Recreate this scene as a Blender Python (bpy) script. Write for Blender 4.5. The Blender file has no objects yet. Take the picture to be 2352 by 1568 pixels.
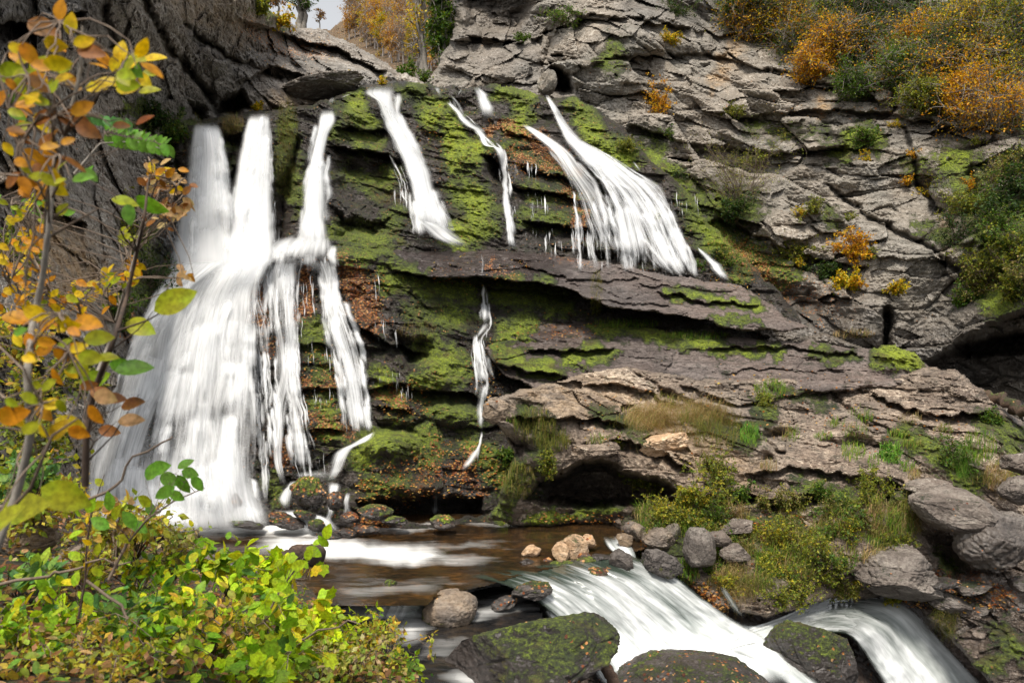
import bpy, math, random
import numpy as np
from mathutils import Vector
rad = math.radians
scn = bpy.context.scene
col = scn.collection
# ---------------------------------------------------------------- camera, sky, sun, exposure
CW, CH, FP, EYE = 1176.0, 784.0, 1829.0, 5.0
cam = bpy.data.cameras.new("camera"); camo = bpy.data.objects.new("camera", cam); col.objects.link(camo)
camo.location = (0, 0, EYE); camo.rotation_euler = (rad(90), 0, 0)
cam.sensor_width = 36; cam.lens = 28.0; cam.clip_start = 0.05; cam.clip_end = 2000
cam.dof.use_dof = True; cam.dof.focus_distance = 20.0; cam.dof.aperture_fstop = 4.5
scn.camera = camo
world = bpy.data.worlds.new("World"); scn.world = world; world.use_nodes = True
nt = world.node_tree; nt.nodes.clear()
sky = nt.nodes.new('ShaderNodeTexSky'); sky.sky_type = 'NISHITA'; sky.sun_disc = False
SUN_EL, SUN_AZ = 64.0, 196.0
sky.sun_elevation = rad(SUN_EL); sky.sun_rotation = rad(SUN_AZ); sky.air_density = 1.0; sky.dust_density = 3.0
hs = nt.nodes.new('ShaderNodeHueSaturation'); hs.inputs['Saturation'].default_value = 0.12; hs.inputs['Value'].default_value = 1.15
bg = nt.nodes.new('ShaderNodeBackground'); bg.inputs['Strength'].default_value = 0.105
wo = nt.nodes.new('ShaderNodeOutputWorld')
nt.links.new(sky.outputs[0], hs.inputs['Color']); nt.links.new(hs.outputs[0], bg.inputs['Color']); nt.links.new(bg.outputs[0], wo.inputs['Surface'])
sun = bpy.data.lights.new("sun", 'SUN'); sun.energy = 2.5; sun.angle = rad(12); sun.color = (1, .93, .82)
so = bpy.data.objects.new("sun", sun); col.objects.link(so)
# the sun stands behind the camera, to the left
az = rad(SUN_AZ); el = rad(SUN_EL)
sdir = Vector((math.sin(az) * math.cos(el), math.cos(az) * math.cos(el), math.sin(el)))
so.rotation_euler = sdir.to_track_quat('Z', 'Y').to_euler()
scn.view_settings.view_transform = 'Standard'; scn.view_settings.look = 'None'
scn.view_settings.exposure = 0.84; scn.view_settings.gamma = 1.0
scn.cycles.transparent_max_bounces = 24
scn.cycles.max_bounces = 6
# ---------------------------------------------------------------- numpy helpers
F = np.float32
rng = np.random.default_rng(7)
def W(x, y, d):
    """a pixel of the 2352 px wide photo and its distance along the view -> a point of the place"""
    x = np.asarray(x, F); y = np.asarray(y, F); d = np.asarray(d, F)
    return np.stack([(x - CW) / FP * d, d * np.ones_like(x), EYE + (CH - y) / FP * d], -1)
def PX(P):
    return CW + P[..., 0] / P[..., 1] * FP, CH - (P[..., 2] - EYE) / P[..., 1] * FP
def sst(a, b, x):
    t = np.clip((x - a) / (b - a), 0, 1); return t * t * (3 - 2 * t)
_pr = np.random.default_rng(3)
_PM = _pr.permutation(256).astype(np.int32); _PM = np.concatenate([_PM, _PM])
_G = _pr.normal(size=(256, 3)).astype(F); _G /= np.linalg.norm(_G, axis=1)[:, None]
def pn(P, seed=0):
    P = P.astype(F) + F(seed * 17.31)
    I = np.floor(P).astype(np.int32); f = P - I; I &= 255
    u = f * f * f * (f * (f * 6 - 15) + 10)
    out = np.zeros(len(P), F)
    for dx in (0, 1):
        wx = u[:, 0] if dx else 1 - u[:, 0]; a = _PM[(I[:, 0] + dx) & 255]
        for dy in (0, 1):
            wy = u[:, 1] if dy else 1 - u[:, 1]; b = _PM[(a + I[:, 1] + dy) & 255]
            for dz in (0, 1):
                wz = u[:, 2] if dz else 1 - u[:, 2]; g = _G[_PM[(b + I[:, 2] + dz) & 255]]
                out += wx * wy * wz * (g[:, 0] * (f[:, 0] - dx) + g[:, 1] * (f[:, 1] - dy) + g[:, 2] * (f[:, 2] - dz))
    return out * 1.5
def fbm(P, o=4, seed=0, ridge=False, gain=.5):
    r = np.zeros(len(P), F); a = 1.0; s = 1.0
    for i in range(o):
        n = pn(P * F(s), seed + i)
        r += a * ((1 - 2 * np.abs(n)) if ridge else n)
        a *= gain; s *= 2.03
    return r
def hsh(I, k):
    h = (I[..., 0].astype(np.int64) * 374761393 + I[..., 1].astype(np.int64) * 668265263 + I[..., 2].astype(np.int64) * 2147483647 + k * 1274126177) & 0xffffffff
    h = ((h ^ (h >> 13)) * 1103515245) & 0xffffffff; h = (h ^ (h >> 16)) & 0xffff
    return (h / 65536.0).astype(F)
def voro(P, seed=0):
    I = np.floor(P).astype(np.int32); f = (P - I).astype(F)
    F1 = np.full(len(P), 9, F); F2 = F1.copy(); ID = np.zeros(len(P), F); C = np.zeros((len(P), 3), F)
    for dx in (-1, 0, 1):
        for dy in (-1, 0, 1):
            for dz in (-1, 0, 1):
                o = np.array([dx, dy, dz]); J = I + o
                c = o + np.stack([hsh(J, seed), hsh(J, seed + 1), hsh(J, seed + 2)], -1)
                d = np.sqrt(((c - f) ** 2).sum(-1))
                m = d < F1
                F2 = np.where(m, F1, np.minimum(F2, d)); F1 = np.where(m, d, F1)
                ID = np.where(m, hsh(J, seed + 5), ID); C[m] = (f - c)[m]
    return F1, F2, ID, C
def segdist(x, y, pts, closed=False):
    pts = np.array(pts, F); n = len(pts); best = np.full(x.shape, 1e9, F)
    if n == 1: return np.hypot(x - pts[0, 0], y - pts[0, 1])
    for i in range(n if closed else n - 1):
        a, b = pts[i], pts[(i + 1) % n]; e = b - a; L = max(float(e @ e), 1e-6)
        t = np.clip(((x - a[0]) * e[0] + (y - a[1]) * e[1]) / L, 0, 1)
        best = np.minimum(best, np.hypot(x - a[0] - t * e[0], y - a[1] - t * e[1]))
    return best
def inside(x, y, pts):
    pts = np.array(pts, F); c = np.zeros(x.shape, bool); n = len(pts)
    for i in range(n):
        x1, y1 = pts[i]; x2, y2 = pts[(i + 1) % n]
        if y1 == y2: continue
        m = ((y1 > y) != (y2 > y)) & (x < (x2 - x1) * (y - y1) / (y2 - y1) + x1); c ^= m
    return c
def rbf(ctrl, x, y):
    c = np.array(ctrl, float); A = c[:, :2] / 500.0; n = len(c)
    K = np.sqrt(((A[:, None] - A[None]) ** 2).sum(-1)); Q = np.c_[np.ones(n), A]
    M = np.block([[K + np.eye(n) * 1e-3, Q], [Q.T, np.zeros((3, 3))]])
    s = np.linalg.solve(M, np.r_[c[:, 2], 0, 0, 0])
    out = s[n] + s[n + 1] * x / 500 + s[n + 2] * y / 500
    for i in range(n): out = out + s[i] * np.hypot(x / 500 - A[i, 0], y / 500 - A[i, 1])
    return out.astype(F)
# ---------------------------------------------------------------- fast mesh builder and tags
def tag(o, label=None, cat=None, group=None, kind=None):
    if label: o['label'] = label
    if cat: o['category'] = cat
    if group: o['group'] = group
    if kind: o['kind'] = kind
    return o
def mk(name, V, faces, mat, parent=None, attrs=None, uv=None, smooth=True):
    """V (N,3) and a list of index arrays (k,3|4|...) -> ONE mesh object"""
    me = bpy.data.meshes.new(name); V = np.ascontiguousarray(V, F)
    faces = [np.asarray(f, np.int32) for f in faces if len(f)]
    if parent is not None: V = V - np.array(parent['base'], F)
    me.vertices.add(len(V)); me.vertices.foreach_set('co', V.ravel())
    ls = np.concatenate([f.ravel() for f in faces]); tot = np.concatenate([np.full(len(f), f.shape[1], np.int32) for f in faces])
    st = np.concatenate([[0], np.cumsum(tot)[:-1]]).astype(np.int32)
    me.loops.add(len(ls)); me.loops.foreach_set('vertex_index', ls)
    me.polygons.add(len(tot)); me.polygons.foreach_set('loop_start', st)
    me.polygons.foreach_set('use_smooth', np.full(len(tot), smooth))
    for k, v in (attrs or {}).items():
        v = np.asarray(v, F)
        if v.ndim == 1: a = me.attributes.new(k, 'FLOAT', 'POINT'); a.data.foreach_set('value', v)
        else:
            if v.shape[1] == 3: v = np.c_[v, np.ones(len(v), F)]
            a = me.attributes.new(k, 'FLOAT_COLOR', 'POINT'); a.data.foreach_set('color', np.ascontiguousarray(v, F).ravel())
    if uv is not None:
        l = me.uv_layers.new(name='uv'); l.data.foreach_set('uv', np.ascontiguousarray(uv[ls], F).ravel())
    me.update(calc_edges=True); me.materials.append(mat)
    o = bpy.data.objects.new(name, me); col.objects.link(o)
    if parent is not None: o.parent = parent
    return o
def thing(name, base, label, cat, group=None):
    o = bpy.data.objects.new(name, None); col.objects.link(o)
    o.location = tuple(float(v) for v in base); o['base'] = [float(v) for v in base]; o.empty_display_size = .1
    return tag(o, label, cat, group)
# ---------------------------------------------------------------- node helper
class N:
    def __init__(s, name):
        s.m = bpy.data.materials.new(name); s.m.use_nodes = True; s.t = s.m.node_tree; s.t.nodes.clear()
        s.out = s.t.nodes.new('ShaderNodeOutputMaterial')
    def n(s, ty, ins=None, **kw):
        x = s.t.nodes.new(ty)
        for k, v in kw.items(): setattr(x, k, v)
        for k, v in (ins or {}).items(): s.set(x, k, v)
        return x
    def set(s, x, k, v):
        if hasattr(v, 'is_linked') or isinstance(v, bpy.types.NodeSocket): s.t.links.new(v, x.inputs[k])
        else: x.inputs[k].default_value = v
    def math(s, op, a, b=0.0, c=0.0, clamp=False):
        x = s.t.nodes.new('ShaderNodeMath'); x.operation = op; x.use_clamp = clamp
        s.set(x, 0, a); s.set(x, 1, b); s.set(x, 2, c); return x.outputs[0]
    def mr(s, v, a, b, c=0.0, d=1.0):
        x = s.t.nodes.new('ShaderNodeMapRange'); s.set(x, 0, v); s.set(x, 1, a); s.set(x, 2, b); s.set(x, 3, c); s.set(x, 4, d); return x.outputs[0]
    def mix(s, f, a, b, bt='MIX'):
        x = s.t.nodes.new('ShaderNodeMix'); x.data_type = 'RGBA'; x.blend_type = bt
        s.set(x, 0, f)
        for i, v in ((6, a), (7, b)):
            if isinstance(v, tuple): v = tuple(v) + (1,) * (4 - len(v))
            s.set(x, i, v)
        return x.outputs[2]
    def noise(s, vec, sc, det=4, rough=.55, dist=0.0):
        x = s.n('ShaderNodeTexNoise', {'Scale': sc, 'Detail': det, 'Roughness': rough, 'Distortion': dist}); s.t.links.new(vec, x.inputs['Vector']); return x.outputs[0]
    def vor(s, vec, sc, feat='F1', rnd=1.0):
        x = s.n('ShaderNodeTexVoronoi', {'Scale': sc, 'Randomness': rnd}, feature=feat); s.t.links.new(vec, x.inputs['Vector']); return x
    def ramp(s, v, stops):
        x = s.t.nodes.new('ShaderNodeValToRGB'); s.t.links.new(v, x.inputs[0]); e = x.color_ramp.elements
        while len(e) < len(stops): e.new(.5)
        for i, (p, c) in enumerate(stops): e[i].position = p; e[i].color = tuple(c) + (1,)
        return x.outputs[0]
    def map(s, vec, rot=(0, 0, 0), sc=(1, 1, 1)):
        x = s.n('ShaderNodeMapping', {'Rotation': rot, 'Scale': sc}); s.t.links.new(vec, x.inputs[0]); return x.outputs[0]
    def attr(s, name):
        return s.n('ShaderNodeAttribute', attribute_name=name)
MOSS = [(.2, (.008, .013, .003)), (.42, (.04, .052, .006)), (.62, (.13, .175, .008)), (.8, (.33, .40, .016))]
def rock_mat(name, c1, c2, c3, rot=(0, 0, 0), band=5.0, lich=.5, wet=0.0, moss=0.0, rough=.85, seam=.75, bump=.09):
    m = N(name); P = m.n('ShaderNodeNewGeometry').outputs['Position']
    A = m.attr('pt'); sp = m.n('ShaderNodeSeparateColor', {'Color': A.outputs['Color']}); aM, aO, aW = sp.outputs[0], sp.outputs[1], sp.outputs[2]; aT = A.outputs['Alpha']
    B = m.map(P, rot, (.55, .55, band))
    nb = m.noise(B, 1.6, 6, .62, .4); nl = m.noise(P, .35, 3, .5); nf = m.noise(P, 12.0, 8, .7); nm = m.noise(P, 2.2, 5, .6)
    v = m.math('ADD', m.math('MULTIPLY', nb, .42), m.math('ADD', m.math('MULTIPLY', nf, .36), m.math('MULTIPLY', nm, .22)))
    c = m.ramp(v, [(.38, c3), (.49, c1), (.6, c2)])
    c = m.mix(m.mr(nl, .35, .65), c, m.mix(.5, c, (c1[0] * 1.15, c1[1] * .95, c1[2] * .8)))
    # pale lichen
    li = m.noise(P, 5.0, 7, .75); lv = m.math('ADD', li, m.math('MULTIPLY', m.math('SUBTRACT', nl, .5), .6))
    c = m.mix(m.mr(lv, .64 - .08 * lich, .70 - .06 * lich, 0, min(1, .75 * lich + .1)), c, (c2[0] * 1.5 + .03, c2[1] * 1.5 + .03, c2[2] * 1.45 + .03))
    # thin dark seams
    se = m.noise(m.map(P, rot, (.7, .7, band * 1.3)), 2.2, 5, .7, .9)
    sl = m.math('ABSOLUTE', m.math('SUBTRACT', se, .5))
    c = m.mix(m.mr(m.math('ADD', sl, m.mr(nm, .4, .55, .03, 0)), .0, .018, seam, 0), c, (c3[0] * .35, c3[1] * .35, c3[2] * .35))
    c = m.mix(m.math('MULTIPLY', aT, m.mr(nm, .3, .6)), c, (.42, .27, .13))                     # warm tan rock
    # wet: darker, glossier
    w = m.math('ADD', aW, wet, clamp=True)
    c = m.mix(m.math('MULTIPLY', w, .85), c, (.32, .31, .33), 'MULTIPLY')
    # leaf litter and rust-coloured algae
    lv2 = m.vor(P, 13.0); sc2 = m.n('ShaderNodeSeparateColor', {'Color': lv2.outputs['Color']})
    lc = m.ramp(sc2.outputs[1], [(.1, (.09, .022, .006)), (.35, (.27, .075, .015)), (.6, (.40, .15, .035)), (.9, (.55, .30, .12))])
    lf = m.math('GREATER_THAN', m.math('ADD', m.math('MULTIPLY', aO, .95), m.math('MULTIPLY', m.math('SUBTRACT', nm, .5), 1.2)), m.math('ADD', m.math('MULTIPLY', sc2.outputs[0], .75), .12))
    lf = m.math('MULTIPLY', lf, m.math('LESS_THAN', lv2.outputs['Distance'], m.mr(m.math('ADD', aO, nm), .3, 1.5, .28, .62)))
    rust = m.mr(m.math('ADD', m.math('MULTIPLY', aO, .8), m.math('MULTIPLY', m.math('SUBTRACT', nf, .5), 1.1)), .35, .75, 0, .8)
    c = m.mix(rust, c, (.12, .045, .012))
    # moss
    N0 = m.n('ShaderNodeNewGeometry'); nz = m.n('ShaderNodeSeparateXYZ', {'Vector': N0.outputs['Normal']}).outputs[2]
    mv = m.math('ADD', m.math('ADD', aM, moss), m.math('ADD', m.math('MULTIPLY', m.math('SUBTRACT', nm, .5), 1.7), m.math('ADD', m.math('MULTIPLY', m.math('SUBTRACT', nf, .5), 1.5), m.math('MULTIPLY', m.math('SUBTRACT', nz, .3), .35))))
    mf = m.mr(mv, .42, .66)
    mc0 = m.math('ADD', m.math('MULTIPLY', nf, .55), m.math('ADD', m.math('MULTIPLY', m.noise(P, 28, 3, .6), .3), m.math('MULTIPLY', aM, .22)))
    mcol = m.ramp(m.math('ADD', m.math('MULTIPLY', m.math('SUBTRACT', mc0, .55), 1.7), m.math('ADD', .53, m.math('MULTIPLY', m.math('SUBTRACT', nl, .5), .6))), [(.3, MOSS[0][1]), (.5, MOSS[1][1]), (.68, MOSS[2][1]), (.85, MOSS[3][1])])
    mcol = m.mix(m.mr(m.noise(P, 1.7, 5, .65), .52, .66, 0, .75), mcol, (.065, .045, .010)); mcol = m.mix(m.mr(m.noise(P, 3.1, 4, .6), .55, .7, 0, .7), mcol, (.012, .022, .006))
    c = m.mix(mf, c, mcol)
    c = m.mix(m.math('MULTIPLY', lf, 1.0), c, lc)
    dry = m.math('SUBTRACT', 1.0, m.math('MAXIMUM', mf, lf))
    r = m.math('SUBTRACT', rough, m.math('MULTIPLY', m.math('MULTIPLY', w, dry), rough - .2))
    h = m.math('ADD', m.math('MULTIPLY', nf, .6), m.math('ADD', m.math('MULTIPLY', nb, .6), m.math('MULTIPLY', mf, m.math('MULTIPLY', m.noise(P, 30, 3, .7), 1.2))))
    h = m.math('SUBTRACT', h, m.mr(sl, .0, .02, seam * .6, 0))
    bp = m.n('ShaderNodeBump', {'Strength': .9, 'Distance': bump, 'Height': h})
    b = m.n('ShaderNodeBsdfPrincipled', {'Base Color': c, 'Roughness': r, 'Normal': bp.outputs[0]})
    b.inputs['Specular IOR Level'].default_value = .6
    m.t.links.new(b.outputs[0], m.out.inputs[0]); return m.m
# ---------------------------------------------------------------- rock masses
ST = 2.5; GX0, GY0 = -100.0, -100.0; GW, GH = int(2560 / ST), int(1780 / ST)
DB = np.full((GH, GW), 400.0, F)              # nearest rock distance over the picture, used to set things on the rock
ROCKS = {}
def warp(x, y, s, a, seed):
    Q = np.stack([x / s, y / s, np.full_like(x, seed * 1.7)], -1)
    return x + a * fbm(Q, 4, seed), y + a * fbm(Q, 4, seed + 9)
def mass(name, label, poly, ctrl, mat, sn=(0.1, .3, 1), layer=.5, aL=.3, aB=.25, blk=1.3, aF=.5, fs=.28, aS=.07, rim=16, rimd=1.2, feats=(), paint=(), base=(0, 0, 0, 0), rag=7, seed=1, mossy=.12, crk=.14, smooth=False):
    pa = np.array(poly, F); i0, j0 = [max(0, int((v - 20 - g) / ST)) for v, g in zip(pa.min(0), (GX0, GY0))]
    i1 = min(GW, int((pa[:, 0].max() + 20 - GX0) / ST)); j1 = min(GH, int((pa[:, 1].max() + 20 - GY0) / ST))
    X, Y = np.meshgrid(GX0 + ST * np.arange(i0, i1, dtype=F), GY0 + ST * np.arange(j0, j1, dtype=F))
    sh = X.shape; X = X.ravel(); Y = Y.ravel()
    wx, wy = warp(X, Y, 45.0, rag, seed)
    sd = segdist(wx, wy, poly, True); ins = inside(wx, wy, poly); sd = np.where(ins, sd, -sd)
    D0 = rbf(ctrl, X, Y); P = W(X, Y, D0)
    n = np.array(sn, F); n /= np.linalg.norm(n)
    a = np.cross(n, [0, 1, 0]); a /= np.linalg.norm(a); b = np.cross(n, a)
    Q = np.stack([P @ a, P @ b, P @ n], -1).astype(F)
    wn = fbm(P * .4, 3, seed) * .5
    big = fbm(P * fs, 4, seed + 20)
    s = Q[:, 2] / layer + wn * .9 + pn(P * .9, seed + 3) * .15; k = np.floor(s); f = s - k
    L1 = pn(np.stack([Q[:, 0] * .45 + k * 5.3, Q[:, 1] * .45, k * 3.1], -1), seed + 5); L0 = pn(np.stack([Q[:, 0] * .45 + (k - 1) * 5.3, Q[:, 1] * .45, (k - 1) * 3.1], -1), seed + 5)
    tt = sst(0, .28, f); lay = L0 * (1 - tt) + L1 * tt; crack = -np.exp(-(np.minimum(f, 1 - f) / .07) ** 2) * (.4 + .6 * (pn(P * .7, seed + 8) > 0))
    lf = .5 + .5 * sst(-.2, .3, pn(P * .3, seed + 13))
    V = np.stack([Q[:, 0] / (blk * 1.9), Q[:, 1] / (blk * 1.9), Q[:, 2] / blk], -1) + (wn * .22)[:, None]
    f1, f2, idv, C = voro(V, seed * 13); ed = f2 - f1
    IJ = np.stack([(idv * 9999).astype(int)] * 3, -1); g3 = np.stack([hsh(IJ, q) for q in (3, 4, 6)], -1) - .5
    bl = (idv - .5) * .9 + C[:, 2] * .3 + (C * g3).sum(-1) * 1.5 - crk * np.exp(-(ed / .045) ** 2)
    V2 = V * 2.7 + 3.3; g1, g2, id2, C2 = voro(V2, seed * 13 + 7)
    IJ = np.stack([(id2 * 9999).astype(int)] * 3, -1); g4 = np.stack([hsh(IJ, q) for q in (3, 4, 6)], -1) - .5
    bl2 = (id2 - .5) * .6 + C2[:, 2] * .2 + (C2 * g4).sum(-1) * 1.6 - crk * .7 * np.exp(-((g2 - g1) / .06) ** 2)
    PT = np.zeros((len(X), 4), F) + np.array(base, F)
    px_, py_ = warp(X, Y, 30.0, 22, seed + 40)
    KI = {'m': 0, 'o': 1, 'w': 2, 't': 3}
    for kd, r, st_, pts in paint:
        dd = segdist(px_, py_, pts); PT[:, KI[kd]] = np.maximum(PT[:, KI[kd]], st_ * (1 - sst(.15 * r, 1.55 * r, dd)))
    smo = 1 - .6 * np.clip(PT[:, 0], 0, 1)
    disp = aF * big + lf * aL * (lay + .22 * crack) + (aB * bl + aB * .5 * bl2) * smo + aS * fbm(P * 4.0, 3, seed + 30, True) * smo
    pil = 1 - voro(P * F(2.6) + pn(P * 2, seed)[:, None] * .5, seed + 77)[0]
    disp += PT[:, 0] * mossy * (pil * 1.6 + .8 * fbm(P * 5, 2, seed + 50))
    fx, fy = warp(X, Y, 38.0, 9, seed + 60)
    for ft in feats:
        if ft[0] == 'c': disp -= ft[2] * np.exp(-(segdist(fx, fy, ft[3]) / ft[1]) ** 2)
        elif ft[0] == 'b': disp += ft[3] * np.exp(-(((fx - ft[4][0]) / ft[1]) ** 2 + ((fy - ft[4][1]) / ft[2]) ** 2))
        elif ft[0] == 'h': 
            q = segdist(fx, fy, ft[2], True); q = np.where(inside(fx, fy, ft[2]), q, -q); disp -= ft[1] * sst(-5, 20 if ft[1] > 2.5 else 34, q + (0 if ft[1] > 2.5 else 9) * wn) * (1 if ft[1] > 2.5 else .8)
        elif ft[0] == 'l':
            lp = np.array(ft[3], F); t = fy - np.interp(fx, lp[:, 0], lp[:, 1]); e = sst(lp[0, 0], lp[0, 0] + 30, fx) * (1 - sst(lp[-1, 0] - 30, lp[-1, 0], fx))
            disp += ft[2] * e * np.where(t < 0, .35 * np.exp(t / (ft[1] * .8)), -(1 - np.clip(t / ft[1], 0, 1)) ** 1.3 * sst(0, 5, t) + .35 * np.exp(-t / 3))
    q = np.clip(1 - sd / rim, 0, 1); D = D0 - disp + rimd * (1 - np.sqrt(np.clip(1 - q * q, 0, 1)))
    keep = sd > 0
    V3 = W(X, Y, D); idx = np.arange(len(X)).reshape(sh); K = keep.reshape(sh)
    fm = K[:-1, :-1] & K[1:, :-1] & K[:-1, 1:] & K[1:, 1:]
    qd = np.stack([idx[:-1, :-1][fm], idx[1:, :-1][fm], idx[1:, 1:][fm], idx[:-1, 1:][fm]], -1)
    used = np.zeros(len(X), bool); used[qd.ravel()] = True; rm = np.cumsum(used) - 1
    o = mk(name, V3[used], [rm[qd]], mat, attrs={'pt': PT[used]}, smooth=smooth)
    o['kind'] = 'structure'; o['label'] = label
    sub = DB[j0:j1, i0:i1]; Dm = np.where(K, D.reshape(sh), 400); np.minimum(sub, Dm, out=sub)
    return o
def samp(A, x, y):
    x = np.asarray(x, float); y = np.asarray(y, float)
    i = np.clip((x - GX0) / ST, 0, GW - 1.001); j = np.clip((y - GY0) / ST, 0, GH - 1.001); i0 = i.astype(int); j0 = j.astype(int)
    return A[j0, i0]
M_left = rock_mat('left_cliff_rock', (.215, .195, .168), (.40, .38, .35), (.055, .046, .038), rot=(.2, .55, 0), band=3.0, lich=.6, seam=.4, bump=.07)
M_right = rock_mat('pale_cliff_rock', (.20, .182, .152), (.37, .34, .30), (.06, .052, .042), rot=(.3, -.35, 0), band=2.6, lich=.6, seam=.35, bump=.07)
M_fall = rock_mat('wet_fall_rock', (.085, .07, .058), (.16, .14, .12), (.022, .018, .016), band=5, lich=.1, wet=.75, moss=.06)
M_slab = rock_mat('brown_slab_rock', (.135, .108, .096), (.24, .205, .185), (.04, .032, .03), rot=(.1, .12, 0), band=5, lich=.3)
M_out = rock_mat('weathered_outcrop_rock', (.20, .158, .122), (.42, .345, .27), (.055, .043, .037), rot=(.1, .1, 0), band=4, lich=.8)
M_bed = rock_mat('stream_bed_rock', (.09, .065, .05), (.17, .13, .10), (.03, .022, .018), band=2, lich=.1, wet=.5)
M_soil = rock_mat('bank_soil', (.07, .05, .03), (.12, .09, .05), (.03, .02, .012), band=1.2, lich=0, moss=.15)
# far hillside seen through the notch
mass('far_hillside', 'brown wooded hillside far behind the notch above the falls', [(560, 70), (700, 78), (750, 66), (800, 38), (860, 10), (900, -60), (1120, -60), (1120, 240), (560, 240)],
     [(560, 80, 95), (750, 70, 130), (900, 0, 135), (1100, 0, 100), (560, 240, 60), (850, 200, 60), (1100, 230, 52)], M_soil, aL=.1, aB=.5, aF=3, fs=.06, aS=.3, rim=8, rimd=3, base=(.1, .35, 0, .35), seed=2, mossy=.2)
mass('cliff', 'pale grey right-hand cliff rising behind the falls and the slabs',
     [(1035, -70), (1045, 55), (1022, 110), (1002, 150), (975, 190), (1000, 260), (1250, 330), (1500, 560), (1650, 760), (1800, 870), (2060, 900), (2440, 1010), (2450, -70)],
     [(1035, 0, 47), (985, 185, 43), (1250, 200, 42), (1400, 60, 43), (1400, 250, 41), (1800, 60, 46), (1800, 260, 41), (2350, 0, 41), (2350, 280, 35), (1500, 400, 38), (1900, 400, 37.5),
      (1700, 600, 35.5), (2000, 640, 34), (2350, 600, 29), (1900, 760, 32), (2200, 830, 30.5), (2440, 950, 27)], M_right,
     sn=(.35, .35, 1), layer=1.3, aL=.12, aB=1.35, blk=2.3, crk=.10, aF=1.2, fs=.16, aS=.08, rag=10, rim=22, rimd=2.5, seed=5,
     feats=[('h', 4.5, [(1235, 215), (1262, 150), (1290, 160), (1315, 175), (1322, 215), (1290, 225)]),
            ('h', 2.5, [(1250, 75), (1262, 60), (1275, 90), (1262, 150), (1240, 160), (1240, 110)]),
            ('l', 70, 0.99, [(1060, 75), (1200, 95), (1290, 60), (1350, 30)]), ('h', 3.0, [(1060, -60), (1180, -60), (1240, 10), (1200, 70), (1110, 85), (1070, 60)]),
            ('l', 40, 0.66, [(1290, 20), (1450, 40), (1570, 60), (1640, 80), (1760, 75)]), ('h', 1.8, [(1400, -60), (1600, -60), (1640, 60), (1560, 50), (1440, 30)]),
            ('l', 45, 0.55, [(1310, 150), (1420, 130), (1600, 120), (1740, 150)]),
            ('l', 60, 0.83, [(1430, 285), (1600, 330), (1760, 350), (1960, 330)]), ('l', 45, 0.72, [(1700, 262), (1900, 250), (2050, 262), (2200, 290), (2300, 300)]),
            ('l', 60, 0.88, [(1500, 520), (1650, 500), (1800, 560), (1900, 600), (2000, 610)]), ('c', 7, .9, [(2055, 250), (2060, 190), (2040, 150)]),
            ('c', 6, .8, [(1760, 160), (1900, 200), (2050, 190)]), ('c', 7, .9, [(1900, 430), (2010, 510), (2120, 560), (2230, 650)]), ('c', 6, .7, [(2080, 300), (2110, 430), (2190, 520)]),
            ('h', 1.4, [(1880, 280), (1915, 278), (1922, 330), (1890, 345)]), ('h', 5.5, [(2090, 845), (2180, 800), (2280, 770), (2440, 760), (2450, 960), (2300, 930), (2200, 890)]),
            ('h', 2.6, [(2160, 810), (2260, 740), (2440, 690), (2450, 780), (2250, 830)]), ('c', 11, 2.5, [(2040, 720), (2030, 800)]), ('b', 60, 70, 1.2, (1975, 750)),
            ('c', 16, 1.2, [(2230, 400), (2260, 520), (2290, 640)]), ('c', 30, 1.4, [(1500, 640), (1700, 660), (1850, 690)]), ('b', 70, 45, .9, (1430, 200)), ('b', 120, 60, 1.2, (1480, 90)), ('b', 90, 50, .8, (1480, 300))],
     paint=[('m', 45, .75, [(1420, 120), (1400, 150)]), ('m', 30, .6, [(1720, 290), (1800, 300), (1900, 300)]), ('m', 35, .95, [(1930, 350), (1990, 300), (2020, 330)]), ('m', 40, .7, [(2080, 385), (2150, 400)]),
            ('m', 60, .9, [(2200, 380), (2250, 480), (2280, 600), (2300, 700)]), ('m', 60, .9, [(2400, 400), (2330, 560), (2390, 640)]), ('m', 45, .85, [(1500, 330), (1480, 380), (1560, 430), (1600, 520)]),
            ('m', 60, .9, [(1640, 540), (1720, 590), (1790, 640)]), ('m', 60, .75, [(1560, 460), (1700, 480)]), ('m', 30, .7, [(1900, 500), (1920, 520)]), ('m', 26, .7, [(2110, 520), (2200, 560)]),
            ('m', 80, .8, [(1700, 10), (1900, 60), (2100, 120), (2330, 160)]), ('m', 60, .5, [(1850, 120), (2000, 200)]), ('m', 50, .65, [(2100, 230), (2250, 250), (2400, 300)]), ('o', 60, .5, [(2050, 210), (2200, 200), (2300, 260)]),
            ('o', 40, .75, [(1680, 570), (1740, 610), (1790, 680)]), ('o', 60, .35, [(1640, 560), (1900, 700)]), ('w', 90, .85, [(1700, 640), (1850, 730), (1960, 760)]), ('w', 40, .7, [(1540, 470), (1700, 520)]),
            ('w', 120, .8, [(2060, 830), (2250, 800), (2420, 760)]), ('w', 13, .8, [(1897, 285), (1900, 345)]), ('w', 80, .6, [(1080, 20), (1160, 40)]), ('w', 60, .45, [(1050, 100), (1200, 130), (1230, 190)]), ('w', 60, .5, [(1480, 10), (1700, 50)]),
            ('w', 60, .45, [(2230, 330), (2300, 640)]), ('t', 22, .7, [(1640, 190), (1700, 90)]), ('t', 20, .8, [(1880, 260), (1890, 240)]), ('t', 20, .7, [(2170, 520), (2180, 560)])])
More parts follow.
